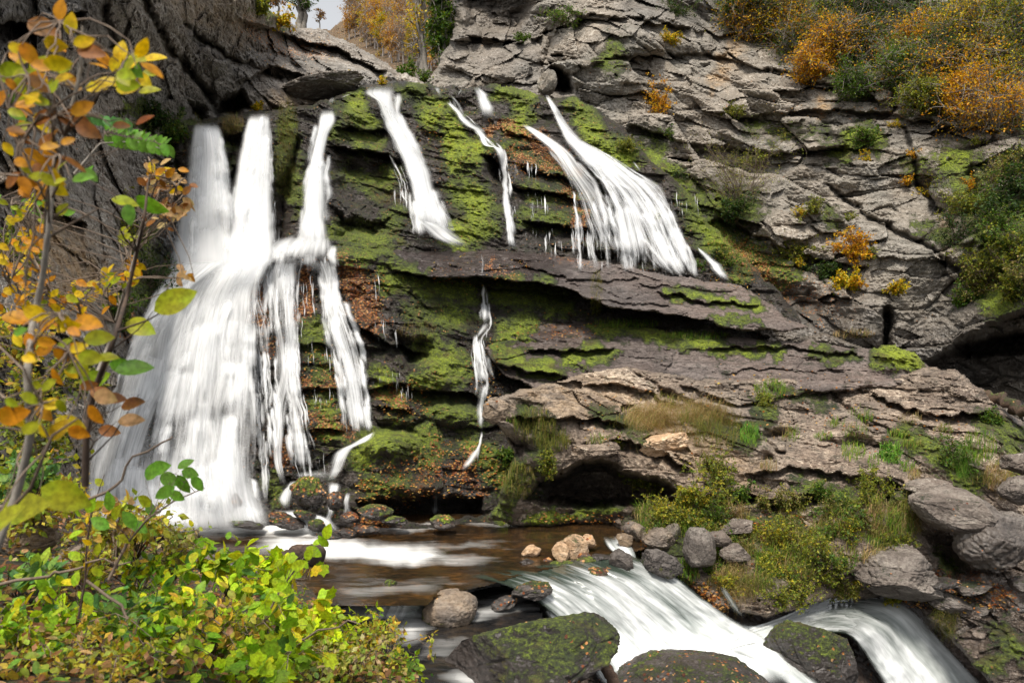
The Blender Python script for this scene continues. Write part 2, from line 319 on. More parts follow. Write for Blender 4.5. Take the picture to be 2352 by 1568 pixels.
mass('cliff', 'dark layered left-hand cliff leaning over the falls, streaked brown and grey',
     [(-90, -90), (560, -90), (600, 5), (640, 40), (690, 62), (735, 66), (790, 88), (830, 112), (880, 140), (935, 168), (990, 190), (1000, 215), (930, 215), (820, 225), (760, 250), (640, 262), (520, 285), (450, 300), (420, 420), (430, 600), (400, 640), (360, 760), (290, 860), (250, 1000), (210, 1120), (260, 1300), (-90, 1300)],
     [(-60, 0, 17), (300, 0, 24), (560, 0, 31), (700, 70, 41), (985, 195, 43), (820, 130, 42), (800, 215, 38), (640, 240, 34.5), (450, 250, 31.5), (300, 200, 27), (0, 250, 19.5), (400, 400, 30), (395, 600, 28), (200, 500, 23), (0, 600, 16.5), (230, 800, 21), (0, 1000, 13), (200, 1100, 17.5), (220, 1290, 16)], M_left,
     sn=(.62, .2, 1), layer=1.2, aL=.18, aB=.8, blk=2.4, aF=.55, fs=.2, aS=.1, rag=8, rim=16, rimd=1.8, seed=11,
     feats=[('l', 45, 1.6, [(540, 195), (620, 150), (700, 165), (780, 200), (850, 205)]), ('h', 2.8, [(500, 225), (560, 210), (580, 255), (530, 272), (500, 262)]), ('h', 2.4, [(430, 235), (475, 250), (480, 290), (420, 280)]),
            ('l', 50, 1.4, [(540, 30), (640, 70), (760, 110), (900, 165)]), ('c', 9, 1.3, [(330, 0), (400, 120), (460, 200), (500, 255)]), ('c', 7, .9, [(420, 60), (520, 130), (640, 180)]), ('l', 40, 1.0, [(640, 205), (720, 200), (800, 212)]),
            ('l', 60, 1.3, [(-60, 60), (100, 45), (200, 20)]), ('h', 2.0, [(-90, 60), (60, 30), (110, 50), (60, 110), (-90, 130)]), ('c', 10, 1.2, [(240, 20), (260, 100), (330, 200)]), ('h', 2.4, [(400, 480), (450, 440), (440, 700), (370, 720), (330, 620)]),
            ('l', 60, 1.5, [(-60, 430), (40, 410), (120, 470), (200, 520)]), ('l', 50, 1.2, [(0, 700), (90, 760), (190, 790)]), ('h', 1.8, [(-60, 820), (60, 800), (160, 900), (100, 1000), (-60, 990)]), ('b', 120, 25, 1.0, (820, 170))],
     paint=[('m', 45, .95, [(310, 260), (400, 290), (420, 340)]), ('m', 50, .75, [(330, 560), (380, 620), (270, 700)]), ('m', 35, .8, [(440, 330), (425, 420)]), ('m', 30, .75, [(590, 20), (650, 60)]), ('t', 60, .85, [(60, 420), (130, 560), (190, 640), (150, 560)]), ('t', 40, .7, [(60, 490), (180, 680)]),
            ('o', 25, .5, [(560, 60), (640, 110), (740, 120)]), ('t', 40, .35, [(600, 40), (420, 0), (560, 80)]), ('t', 30, .5, [(660, 240), (640, 225), (700, 235)]), ('w', 60, .55, [(460, 120), (600, 120), (700, 200)]), ('w', 60, .7, [(-60, 60), (200, 30), (60, 120)]), ('w', 60, .85, [(400, 460), (380, 640), (300, 800)]),
            ('m', 60, .6, [(100, 900), (40, 1050), (150, 1180)]), ('o', 30, .7, [(290, 720), (300, 760)]), ('o', 30, .5, [(390, 500), (400, 620)])])
mass('waterfall_rock_face', 'wet mossy stepped rock face under the waterfalls',
     [(400, 300), (440, 282), (520, 262), (640, 248), (740, 232), (770, 222), (820, 200), (860, 192), (930, 186), (980, 190), (1010, 200), (1040, 193), (1090, 203), (1130, 190), (1200, 205), (1260, 222), (1330, 222), (1420, 280), (1500, 370), (1580, 440), (1640, 520), (1720, 600), (1800, 680), (1900, 800), (1500, 900), (1300, 960), (1240, 1230), (900, 1260), (300, 1290), (180, 1250), (240, 1000), (330, 760), (400, 600)],
     [(450, 285, 30.3), (620, 255, 32.2), (760, 232, 34.5), (870, 195, 37), (1100, 203, 39), (1260, 225, 39.5), (450, 560, 28.5), (620, 560, 28.6), (740, 570, 28.9), (1000, 450, 33.5), (950, 555, 30), (1200, 400, 35.5), (1250, 575, 33), (1600, 630, 33), (1480, 400, 36.5), (1750, 690, 32.5),
      (560, 605, 27.6), (760, 600, 27.8), (350, 800, 25.5), (250, 1050, 22.8), (330, 1220, 21.5), (620, 1190, 21.7), (800, 1190, 22), (650, 900, 24.8), (850, 1000, 24), (900, 1040, 23), (860, 760, 26.5), (1100, 760, 28.6), (1080, 680, 29.3), (1350, 760, 29.6), (1000, 900, 26), (1000, 1050, 23.8), (1150, 1000, 24.5), (1200, 1170, 22), (1000, 1200, 21.8), (1500, 900, 29)], M_fall,
     sn=(.06, .25, 1), layer=.55, aL=.42, aB=.35, blk=.9, aF=.5, fs=.25, aS=.06, rag=8, rim=16, rimd=1.5, seed=21, mossy=.16, base=(.22, .12, 0, 0),
     feats=[('b', 45, 30, .8, (815, 262)), ('b', 30, 16, .8, (955, 205)), ('b', 45, 40, .9, (1000, 262)), ('b', 26, 20, .7, (1060, 205)), ('b', 60, 40, .7, (1070, 360)), ('l', 60, .9, [(760, 290), (900, 300)]), ('l', 70, 1.2, [(750, 330), (860, 345), (930, 370)]), ('h', 1.6, [(780, 350), (900, 370), (920, 470), (800, 500), (760, 440)]),
            ('l', 70, 1.4, [(1100, 345), (1160, 380), (1170, 420)]), ('h', 1.8, [(1130, 360), (1170, 350), (1165, 450), (1140, 470), (1110, 400)]), ('l', 40, 1.1, [(1170, 430), (1300, 445), (1420, 480), (1560, 540)]), ('l', 40, .9, [(1180, 375), (1320, 410), (1500, 450)]), ('l', 45, 1.2, [(1190, 505), (1320, 520), (1450, 530)]), ('l', 30, .6, [(1150, 290), (1260, 330)]),
            ('h', 2.0, [(1330, 560), (1480, 570), (1500, 620), (1330, 610)]), ('h', 2.5, [(625, 430), (680, 300), (700, 330), (660, 570), (628, 575)]), ('h', 2.2, [(505, 300), (560, 300), (550, 400), (530, 520), (515, 400)]), ('h', 2.0, [(760, 470), (800, 500), (900, 500), (910, 540), (770, 560)]),
            ('b', 120, 26, 1.2, (700, 592)), ('l', 30, .7, [(640, 780), (900, 800)]), ('l', 30, .8, [(640, 890), (800, 895), (960, 880)]), ('l', 30, .8, [(620, 980), (800, 985)]), ('l', 26, .8, [(850, 935), (960, 940)]), ('l', 40, 1.4, [(780, 720), (900, 790), (980, 810)]), ('h', 2.0, [(890, 760), (1000, 770), (990, 830), (920, 850)]),
            ('h', 2.2, [(1150, 830), (1280, 870), (1210, 900), (1130, 880)]), ('l', 50, 1.3, [(930, 890), (1080, 900), (1130, 930)]), ('h', 1.6, [(860, 960), (980, 960), (960, 1010), (860, 1000)]), ('b', 90, 26, .8, (880, 1020)), ('h', 2.6, [(820, 1150), (990, 1135), (1110, 1140), (1110, 1190), (980, 1205), (840, 1180)]),
            ('b', 60, 14, .7, (960, 1118)), ('b', 50, 30, .7, (1010, 860)), ('b', 60, 30, .8, (1040, 950)), ('l', 30, .9, [(1080, 650), (1200, 665), (1330, 680)]), ('b', 80, 60, .8, (470, 1130))],
     paint=[('m', 45, 1.1, [(810, 245), (830, 280)]), ('m', 30, 1.0, [(770, 310), (860, 330)]), ('m', 42, 1.1, [(975, 240), (1020, 280), (1040, 320)]), ('m', 45, 1.1, [(1050, 370), (1090, 350)]), ('m', 55, 1.1, [(1070, 450), (1110, 510), (1060, 540)]), ('m', 40, .8, [(800, 400), (850, 430), (900, 400)]), ('m', 30, .95, [(930, 215), (960, 200)]),
            ('m', 34, 1.1, [(1150, 205), (1210, 240), (1190, 300)]), ('m', 40, 1.0, [(1330, 240), (1370, 320), (1440, 360)]), ('m', 34, .75, [(1180, 330), (1300, 400), (1340, 480)]), ('m', 28, .85, [(1190, 500), (1300, 520)]), ('m', 30, .85, [(1220, 440), (1300, 450)]), ('m', 40, .85, [(660, 290), (660, 400), (690, 470)]), ('m', 30, .6, [(530, 290), (520, 400)]), ('m', 40, .85, [(780, 530), (880, 540), (900, 500)]),
            ('m', 36, .8, [(800, 590), (900, 570)]), ('m', 45, 1.0, [(1590, 470), (1640, 560), (1700, 620)]), ('m', 40, 1.05, [(890, 640), (980, 660), (1080, 665)]), ('m', 45, .9, [(960, 720), (1060, 730)]), ('m', 50, .95, [(980, 800), (1050, 850), (980, 880)]), ('m', 40, 1.05, [(1150, 670), (1250, 680), (1300, 700)]), ('m', 45, .95, [(1200, 740), (1160, 790), (1230, 820)]),
            ('m', 55, 1.0, [(840, 1040), (940, 1000), (990, 1030)]), ('m', 40, .95, [(1080, 1020), (1160, 1100), (1180, 1190)]), ('m', 50, .8, [(1000, 940), (1080, 960)]), ('m', 40, .9, [(720, 760), (740, 860), (760, 1000)]), ('m', 34, .8, [(620, 1100), (640, 1150)]), ('m', 30, .9, [(870, 860), (910, 920)]), ('m', 40, .9, [(860, 1130), (920, 1110)]), ('m', 20, .8, [(830, 1160), (880, 1180)]),
            ('o', 26, .95, [(600, 630), (590, 740)]), ('o', 24, 1.1, [(700, 615), (705, 700), (690, 720)]), ('o', 44, .8, [(800, 620), (830, 690), (850, 740)]), ('o', 22, .8, [(700, 880), (780, 880)]), ('o', 20, .8, [(720, 960), (800, 990)]), ('o', 22, .9, [(880, 900), (930, 930)]), ('o', 24, .8, [(660, 1000), (640, 1060)]), ('o', 20, .95, [(1130, 290), (1210, 310), (1290, 370)]), ('o', 20, .8, [(1180, 360), (1340, 400)]), ('o', 22, .9, [(1290, 430), (1340, 480), (1330, 540)]),
            ('o', 24, .7, [(1080, 1040), (1040, 1080), (1100, 1120)]), ('o', 24, .6, [(1000, 1010), (1000, 1090)]), ('o', 30, .6, [(1660, 580), (1730, 610)]), ('o', 24, .8, [(900, 1190), (860, 1200)]), ('o', 30, .6, [(640, 770), (600, 820)]), ('w', 60, .6, [(1100, 800), (1120, 950)]), ('t', 14, .9, [(930, 1130), (980, 1108)])])
mass('rock_ledge', 'brown upper slab crossing the picture under the middle falls, its left end wet and grey',
     [(868, 600), (890, 565), (930, 540), (980, 548), (1040, 566), (1120, 572), (1250, 580), (1330, 592), (1450, 612), (1540, 632), (1620, 642), (1700, 652), (1760, 690), (1800, 720), (1860, 750), (1840, 762), (1700, 760), (1560, 725), (1440, 715), (1350, 690), (1300, 665), (1250, 652), (1160, 645), (1090, 640), (1000, 640), (900, 625)],
     [(900, 560, 29.6), (1100, 575, 31.5), (1300, 590, 32.3), (1600, 640, 32), (1850, 750, 29.5), (900, 625, 27.6), (1100, 640, 28), (1300, 665, 28.2), (1450, 715, 27.4), (1700, 755, 27.8)], M_slab,
     sn=(-.05, .55, 1), layer=.4, aL=.16, aB=.22, blk=1.4, aF=.55, fs=.22, aS=.05, rag=6, rim=9, rimd=.9, seed=31,
     feats=[('l', 16, .5, [(1190, 602), (1300, 640), (1400, 640), (1480, 640)]), ('l', 12, .4, [(1450, 650), (1600, 665), (1700, 668)]), ('c', 4, .3, [(1180, 600), (1220, 630), (1320, 660)]), ('l', 14, .4, [(1300, 690), (1420, 690), (1550, 700)]), ('l', 20, .8, [(1500, 665), (1620, 690), (1760, 700)])],
     paint=[('w', 90, 1, [(900, 580), (1050, 600), (1250, 610)]), ('w', 60, .5, [(1300, 640), (1500, 680)]), ('w', 30, .7, [(1180, 600), (1280, 620)]), ('m', 22, .9, [(890, 615), (960, 630)]), ('m', 16, .8, [(1130, 640), (1260, 648)]), ('o', 14, .6, [(1120, 600), (1180, 640)]), ('m', 16, .9, [(1540, 672), (1640, 690), (1750, 700)]), ('m', 14, .8, [(1640, 735), (1740, 745)]), ('o', 12, .4, [(1250, 590), (1350, 600)])])
mass('rock_ledge', 'long dark brown lower slab with mossy seams, running right to a rounded mossy knob',
     [(1150, 765), (1210, 742), (1330, 738), (1450, 748), (1600, 768), (1760, 778), (1900, 786), (1990, 800), (2060, 792), (2110, 815), (2140, 850), (2060, 890), (1900, 900), (1650, 905), (1400, 880), (1290, 868), (1240, 900), (1150, 860), (1110, 800)],
     [(1200, 745, 29.5), (1450, 748, 29.5), (1900, 788, 29), (2100, 820, 28.5), (1150, 820, 27), (1280, 868, 25.6), (1500, 870, 25.5), (1900, 890, 26), (2080, 880, 26.5)], M_slab,
     sn=(.0, .5, 1), layer=.42, aL=.2, aB=.25, blk=1.4, aF=.45, fs=.22, aS=.05, rag=6, rim=9, rimd=.9, seed=37, base=(.05, 0, 0, 0),
     feats=[('l', 22, .8, [(1200, 800), (1290, 805), (1420, 795)]), ('h', 1.3, [(1290, 812), (1400, 800), (1420, 815), (1340, 830)]), ('l', 16, .7, [(1620, 800), (1760, 795), (1850, 800), (1990, 812)]), ('b', 60, 26, .9, (2060, 815)), ('l', 40, 1.2, [(1110, 820), (1200, 850), (1300, 860)]), ('l', 10, .4, [(1650, 850), (1800, 845), (1950, 850)])],
     paint=[('m', 24, 1.1, [(1360, 745), (1450, 755), (1560, 775), (1640, 785)]), ('m', 30, .9, [(1140, 790), (1200, 840), (1270, 850)]), ('m', 24, .9, [(1310, 822), (1400, 812)]), ('m', 18, .95, [(1640, 808), (1780, 808)]), ('m', 36, 1.3, [(2030, 808), (2100, 825)]), ('m', 14, .8, [(1860, 815), (1960, 820)]), ('w', 40, .8, [(1180, 780), (1300, 760)]), ('w', 60, .4, [(1150, 800), (1500, 830)]), ('o', 12, .4, [(1270, 755), (1350, 760)])])
mass('rock_outcrop', 'big weathered tan and grey outcrop right of the pool, with a dark cave under its left end',
     [(1115, 935), (1125, 912), (1200, 893), (1300, 870), (1345, 853), (1460, 842), (1600, 872), (1720, 870), (1830, 865), (1960, 872), (2030, 845), (2120, 835), (2190, 850), (2262, 892), (2290, 930), (2360, 970), (2450, 1010), (2450, 1680), (2380, 1680), (2275, 1568), (2190, 1480), (2110, 1400), (2040, 1375), (1900, 1375), (1760, 1420), (1640, 1400), (1560, 1330), (1500, 1290), (1430, 1230), (1400, 1200), (1200, 1215), (1120, 1190), (1160, 1110), (1180, 1040), (1140, 975)],
     [(1120, 930, 21.2), (1350, 855, 24.2), (1500, 845, 26), (1900, 872, 27.5), (2100, 838, 28), (2260, 892, 26.5), (2400, 1000, 25), (1300, 950, 21.8), (1650, 950, 23.3), (2000, 950, 24.3), (2250, 1000, 23.4), (1250, 1060, 21.2), (1500, 1050, 21), (1750, 1050, 21.4), (2000, 1050, 21.8), (2300, 1130, 21.8), (1200, 1200, 21.6), (1400, 1195, 21.8), (1600, 1200, 20), (1800, 1170, 20.3), (2050, 1180, 20.2), (2300, 1260, 20.2), (1500, 1285, 19.2), (1700, 1340, 18.5), (1850, 1300, 19.2), (2000, 1380, 19.8), (2250, 1400, 18.6), (2400, 1600, 16.5), (2120, 1600, 18.3)], M_out,
     sn=(.1, .5, 1), layer=.4, aL=.25, aB=.38, blk=1.0, aF=.5, fs=.3, aS=.06, rag=7, rim=12, rimd=1.0, seed=41, mossy=.14,
     feats=[('h', 4.6, [(1205, 1150), (1235, 1100), (1300, 1085), (1340, 1052), (1400, 1062), (1450, 1090), (1520, 1100), (1560, 1130), (1600, 1180), (1520, 1175), (1440, 1160), (1330, 1165)]), ('h', 2.2, [(1150, 990), (1220, 1005), (1240, 1045), (1190, 1050), (1160, 1030)]),
            ('l', 34, 1.1, [(1330, 1018), (1450, 1010), (1530, 1040), (1600, 1090)]), ('l', 26, .9, [(1120, 940), (1200, 960), (1330, 955), (1450, 975)]), ('l', 22, .8, [(1330, 885), (1430, 880), (1500, 905), (1560, 935)]), ('h', 1.5, [(1470, 885), (1540, 890), (1560, 910), (1500, 912)]), ('l', 20, .6, [(1550, 880), (1700, 930), (1850, 900), (2000, 890)]),
            ('h', 1.7, [(1730, 985), (1810, 985), (1820, 1010), (1760, 1020)]), ('h', 1.8, [(1740, 1035), (1790, 1040), (1780, 1070), (1745, 1065)]), ('h', 1.3, [(1880, 1010), (1960, 990), (2040, 1010), (2040, 1040), (1940, 1040)]), ('l', 26, .8, [(1700, 1090), (1820, 1070), (1960, 1090), (2090, 1110)]), ('l', 30, 1.1, [(1700, 1130), (1800, 1150), (1900, 1120)]),
            ('h', 2.2, [(2010, 1115), (2050, 1110), (2070, 1190), (2030, 1180)]), ('l', 36, 1.2, [(2120, 945), (2180, 950), (2290, 940)]), ('l', 30, .9, [(1990, 900), (2080, 935), (2150, 960)]), ('h', 1.6, [(2380, 1050), (2450, 1040), (2450, 1100), (2390, 1110)]), ('h', 2.0, [(2370, 1000), (2310, 930), (2450, 940), (2450, 1020)]), ('h', 1.5, [(2095, 1200), (2200, 1250), (2240, 1330), (2150, 1300)]), ('h', 2.2, [(2100, 1190), (2130, 1240), (2230, 1300), (2280, 1310), (2330, 1320), (2180, 1330)]), ('c', 6, .5, [(1450, 850), (1530, 900), (1650, 960), (1800, 1040)]), ('c', 5, .5, [(1900, 880), (1940, 940), (2080, 1010)]), ('b', 60, 40, .7, (2160, 890))],
     paint=[('m', 36, .8, [(1210, 960), (1260, 1000), (1220, 1100), (1180, 1100)]), ('m', 40, 1.0, [(1180, 1080), (1150, 1180)]), ('m', 26, 1.0, [(1220, 1195), (1330, 1180), (1400, 1165)]), ('m', 26, .8, [(1740, 930), (1770, 960), (1700, 1000)]), ('m', 40, .9, [(2080, 1000), (2180, 1060), (2230, 1120)]), ('m', 30, .8, [(2250, 960), (2330, 1000), (2330, 1100)]), ('m', 34, .8, [(1850, 1120), (1950, 1140), (2080, 1150)]),
            ('m', 46, .85, [(1650, 1220), (1800, 1220), (1850, 1300)]), ('m', 30, .7, [(1450, 1200), (1560, 1250), (1560, 1330)]), ('m', 30, .7, [(1600, 960), (1720, 1020)]), ('m', 22, .6, [(1780, 890), (1900, 930)]), ('m', 30, .6, [(1380, 950), (1480, 1000)]), ('m', 18, .8, [(2160, 1260), (2190, 1320)]), ('o', 20, .6, [(1460, 1230), (1500, 1260)]), ('o', 24, .8, [(1580, 1340), (1650, 1400)]), ('o', 26, .6, [(2150, 1330), (2230, 1340), (2330, 1360)]), ('o', 24, .6, [(1750, 1190), (1800, 1330)]),
            ('w', 90, 1, [(2130, 1380), (2300, 1430), (2350, 1560)]), ('w', 60, .9, [(2200, 1240), (2340, 1330)]), ('m', 40, .7, [(2150, 1460), (2250, 1560)]), ('w', 60, .6, [(2260, 1330), (2400, 1330)]), ('w', 50, .8, [(1250, 1130), (1450, 1150), (1600, 1180)]), ('w', 40, .55, [(2130, 880), (2240, 920)]), ('w', 60, .25, [(1700, 850), (1500, 850)]), ('w', 40, .7, [(1600, 1370), (1700, 1400)]), ('w', 50, .6, [(2350, 950), (2400, 1100)]), ('m', 30, .9, [(2290, 1440), (2350, 1500), (2200, 1540)]),
            ('t', 60, .4, [(1250, 920), (1400, 920), (1700, 1100)])])
mass('stream_bed', 'dark wet stream bed under the pool and the rapids', [(-90, 1120), (300, 1150), (1200, 1150), (1500, 1150), (2000, 1290), (2450, 1330), (2450, 1680), (-90, 1680)],
     [(0, 1150, 27.7), (1200, 1150, 27.7), (800, 1200, 24.5), (1400, 1200, 24), (800, 1330, 18.6), (1500, 1330, 18.7), (1300, 1310, 19.2), (500, 1568, 16.2), (900, 1440, 17.5), (1000, 1560, 15.6), (1300, 1420, 17), (1500, 1420, 17.2), (1420, 1540, 16.2), (1700, 1440, 18.3), (1950, 1380, 20.4), (1750, 1568, 17), (2100, 1440, 21.2), (2200, 1568, 21.5), (2400, 1400, 22), (2400, 1600, 20), (0, 1600, 16)], M_bed,
     aL=.12, aB=.12, blk=.6, aF=.25, aS=.04, rim=10, rimd=1, seed=51, base=(.0, .1, 0, 0), rag=3)
mass('bank', 'brown leafy near bank under the shrubs', [(-90, 1170), (100, 1150), (260, 1190), (360, 1250), (520, 1300), (700, 1345), (800, 1440), (890, 1520), (1010, 1600), (1010, 1680), (-90, 1680)],
     [(-60, 1180, 7.5), (250, 1200, 9.5), (520, 1310, 9.0), (700, 1350, 9.0), (850, 1500, 6.6), (1000, 1620, 5.2), (500, 1450, 6.0), (0, 1568, 3.4), (500, 1600, 4.0), (100, 1350, 5.2)], M_soil,
     aL=.03, aB=.1, blk=.4, aF=.15, fs=.6, aS=.04, rim=14, rimd=.8, seed=61, base=(.2, .45, 0, 0), rag=12)
def blur(A, k):
    for ax in (0, 1):
        c = np.cumsum(np.pad(A, [(k + 1, k) if i == ax else (0, 0) for i in (0, 1)], mode='edge').astype(np.float64), ax)
        n = A.shape[ax]; A = ((np.take(c, np.arange(2 * k + 1, 2 * k + 1 + n), ax) - np.take(c, np.arange(0, n), ax)) / (2 * k + 1)).astype(F)
    return A
def minf(A, k):
    for ax in (0, 1):
        B = A.copy()
        for s in range(1, k + 1):
            B = np.minimum(B, np.roll(A, s, ax)); B = np.minimum(B, np.roll(A, -s, ax))
        A = B
    return A
DM = blur(minf(DB, 2), 3)          # a smooth skin just in front of the rock, which the falls follow
DW = blur(minf(DB, 8), 8)          # a smoother one for the wide falls
def water_mat(name, deep, lo, hi, alpha=True, rough=.45, trans=.25, con=1.9):
    m = N(name); U = m.n('ShaderNodeUVMap', uv_map='uv').outputs[0]
    den = m.attr('den').outputs['Fac']
    n1 = m.noise(U, 1.0, 4, .6, .15); n2 = m.noise(m.map(U, sc=(3.1 if con > 2 else 1.6, .8, 1) if alpha else (1.9, 2.2, 1)), 1.0, 3, .6, 0 if alpha else .8); n3 = m.noise(m.map(U, sc=(.3, .35, 1)), 1.0, 2, .5)
    s = m.math('ADD', m.math('MULTIPLY', n1, .45), m.math('ADD', m.math('MULTIPLY', n2, .3), m.math('MULTIPLY', n3, .25)))
    s = m.math('ADD', m.math('MULTIPLY', m.math('SUBTRACT', s, .5), con), .5)
    a = m.mr(m.math('ADD', s, m.math('SUBTRACT', den, .5)), .3, 1.0)
    a = m.math('POWER', a, 1.1)
    if alpha: a = m.math('MULTIPLY', a, m.attr('edge').outputs['Fac'])
    wc = m.mix(m.mr(m.math('ADD', m.math('MULTIPLY', n1, .5), m.math('MULTIPLY', n3, .5)), .36, .6), lo, hi)
    if alpha:
        d = m.n('ShaderNodeBsdfPrincipled', {'Base Color': wc, 'Roughness': rough}); t = m.n('ShaderNodeBsdfTranslucent', {'Color': wc})
        x = m.n('ShaderNodeMixShader', {0: trans, 1: d.outputs[0], 2: t.outputs[0]})
        y = m.n('ShaderNodeMixShader', {0: a, 1: m.n('ShaderNodeBsdfTransparent').outputs[0], 2: x.outputs[0]})
    else:
        bp = m.n('ShaderNodeBump', {'Strength': .25, 'Distance': .08, 'Height': s})
        d = m.n('ShaderNodeBsdfPrincipled', {'Base Color': m.mix(a, deep, wc), 'Roughness': m.mr(a, 0, 1, .16, .6), 'Normal': bp.outputs[0]})
        e = m.attr('edge').outputs['Fac']
        y = m.n('ShaderNodeMixShader', {0: e, 1: m.n('ShaderNodeBsdfTransparent').outputs[0], 2: d.outputs[0]})
    m.t.links.new(y.outputs[0], m.out.inputs[0]); return m.m
M_fallw = water_mat('falling_water', None, (.78, .80, .82), (.95, .955, .96), trans=.38, con=2.4)
M_soft = water_mat('silky_water', None, (.76, .78, .80), (.95, .955, .96), trans=.38, con=1.5)
M_rapid = water_mat('rapid_water', (.030, .042, .032), (.5, .54, .53), (.93, .94, .94), alpha=False, con=1.5)
NW = [0]
def ribbon(rows, den=1.0, off=.17, bulge=.15, streak=9.0, soft=None, z=False, mat=None, name='waterfall', label=None, step=5.0, join=None, dens=None, vs=170.0, veil=True):
    """rows of (x left, y left, x right, y right) down the flow; z=True: (x, y, height) at each side"""
    if not z and veil and join is not None and np.mean([r[2] - r[0] for r in rows]) > 30:
        wr = [(x0 - (x1 - x0) * .14 * min(1, k), y0, x1 + (x1 - x0) * .14 * min(1, k), y1) for k, (x0, y0, x1, y1) in enumerate(rows)]
        ribbon(wr, (den if not dens else float(np.mean(dens))) * .5, off * .6, bulge, streak * 1.6, .5, join=join, veil=False, vs=vs)
    R = np.array(rows, float); n = len(R); mid = (R[:, :2] + R[:, 3:5]) / 2 if z else (R[:, :2] + R[:, 2:4]) / 2
    L = np.r_[0, np.cumsum(np.hypot(*np.diff(mid, axis=0).T))]; nv = max(4, int(L[-1] / step)); t = np.linspace(0, L[-1], nv)
    tan = np.gradient(R, L, axis=0)
    k = np.clip(np.searchsorted(L, t, 'right') - 1, 0, n - 2); h = (L[k + 1] - L[k])[:, None]; s = ((t - L[k]) / h[:, 0])[:, None]
    RR = (2 * s**3 - 3 * s**2 + 1) * R[k] + (s**3 - 2 * s**2 + s) * h * tan[k] + (-2 * s**3 + 3 * s**2) * R[k + 1] + (s**3 - s**2) * h * tan[k + 1]
    c = 5 if z else 4; a, b = RR[:, :2].copy(), (RR[:, 3:5] if z else RR[:, 2:4]).copy()
    if not z and np.mean([r[2] - r[0] for r in rows]) < 42 and L[-1] > 40:      # narrow streams wander and swell
        J = np.stack([0 * t, t / 26, 0 * t + NW[0] * 5.7], -1); a[:, 0] += 4.5 * fbm(J, 3, 1); b[:, 0] += 4.5 * fbm(J + 9, 3, 2)
    wd = np.hypot(*(b - a).T); nu = max(5, int(wd.max() / 5)); u = np.linspace(0, 1, nu)
    X = a[:, None, 0] + (b - a)[:, None, 0] * u; Y = a[:, None, 1] + (b - a)[:, None, 1] * u
    NW[0] += 1; sd = NW[0]
    if soft is None: soft = min(.5, 14 / wd.mean() + .2)
    if z:
        Z = RR[:, 2][:, None] * (1 - u) + RR[:, 5][:, None] * u; D = (EYE - Z) / ((Y - CH) / FP)
        Q = np.stack([u[None] * wd.mean() / 40 + 0 * Y, 0 * X + t[:, None] / 90, 0 * X + sd], -1).reshape(-1, 3); D = D - bulge * fbm(Q, 3, sd).reshape(D.shape)
    else:
        A_ = DW if wd.mean() > 38 else DM; D = samp(A_, X, Y)
        for _ in range(14 if wd.mean() > 38 else 4): D[1:-1] = (D[:-2] + D[1:-1] + D[2:]) / 3
        D = D - off - bulge * np.sqrt(np.clip(4 * u * (1 - u), 0, 1))[None]
    fu = np.minimum(u, 1 - u)[None] * np.ones((nv, 1)); rg = fbm(np.stack([0 * t, t / 60, 0 * t + sd * 3.1], -1), 3, 5)[:, None] * .12
    ed = sst(0, 1, (fu + rg * soft) / soft) * np.ones((nv, nu)); tv = np.minimum(t * 2.5, L[-1] - t)[:, None]
    dl = np.interp(t, L, dens)[:, None] if dens else den
    if not z and wd.mean() < 60: dl = dl + .28 * fbm(np.stack([0 * t, t / 38, 0 * t + sd * 2.2], -1), 3, 4)[:, None]
    dn = dl * 1.0 + 0 * ed - (1 - ed) * .45 - (0 if z else (1 - sst(0, 22 if wd.mean() < 38 else 50, tv)) * .3)
    uv = np.stack([u[None] * wd.mean() / streak + 0 * Y + sd * 7.7, 0 * X + t[:, None] / vs + sd * 3.3], -1).reshape(-1, 2)
    V = W(X, Y, D).reshape(-1, 3); ix = np.arange(nv * nu).reshape(nv, nu); q = np.stack([ix[:-1, :-1], ix[1:, :-1], ix[1:, 1:], ix[:-1, 1:]], -1).reshape(-1, 4)
    out = dict(V=V, q=q, uv=uv, den=dn.ravel(), edge=(sst(0, .75, ed) * sst(0, 60 if z or wd.mean() > 55 else 26, tv)).ravel())
    if join is not None: join.append(out); return
    return wmesh([out], name, label, mat)
def wmesh(parts, name, label, mat):
    o = 0; V = []; q = []; uv = []; d = []; e = []
    for p in parts: V.append(p['V']); q.append(p['q'] + o); uv.append(p['uv']); d.append(p['den']); e.append(p['edge']); o += len(p['V'])
    ob = mk(name, np.concatenate(V), [np.concatenate(q)], mat or M_fallw, attrs={'den': np.concatenate(d), 'edge': np.concatenate(e)}, uv=np.concatenate(uv))
    ob['kind'] = 'structure'; ob['label'] = label; return ob
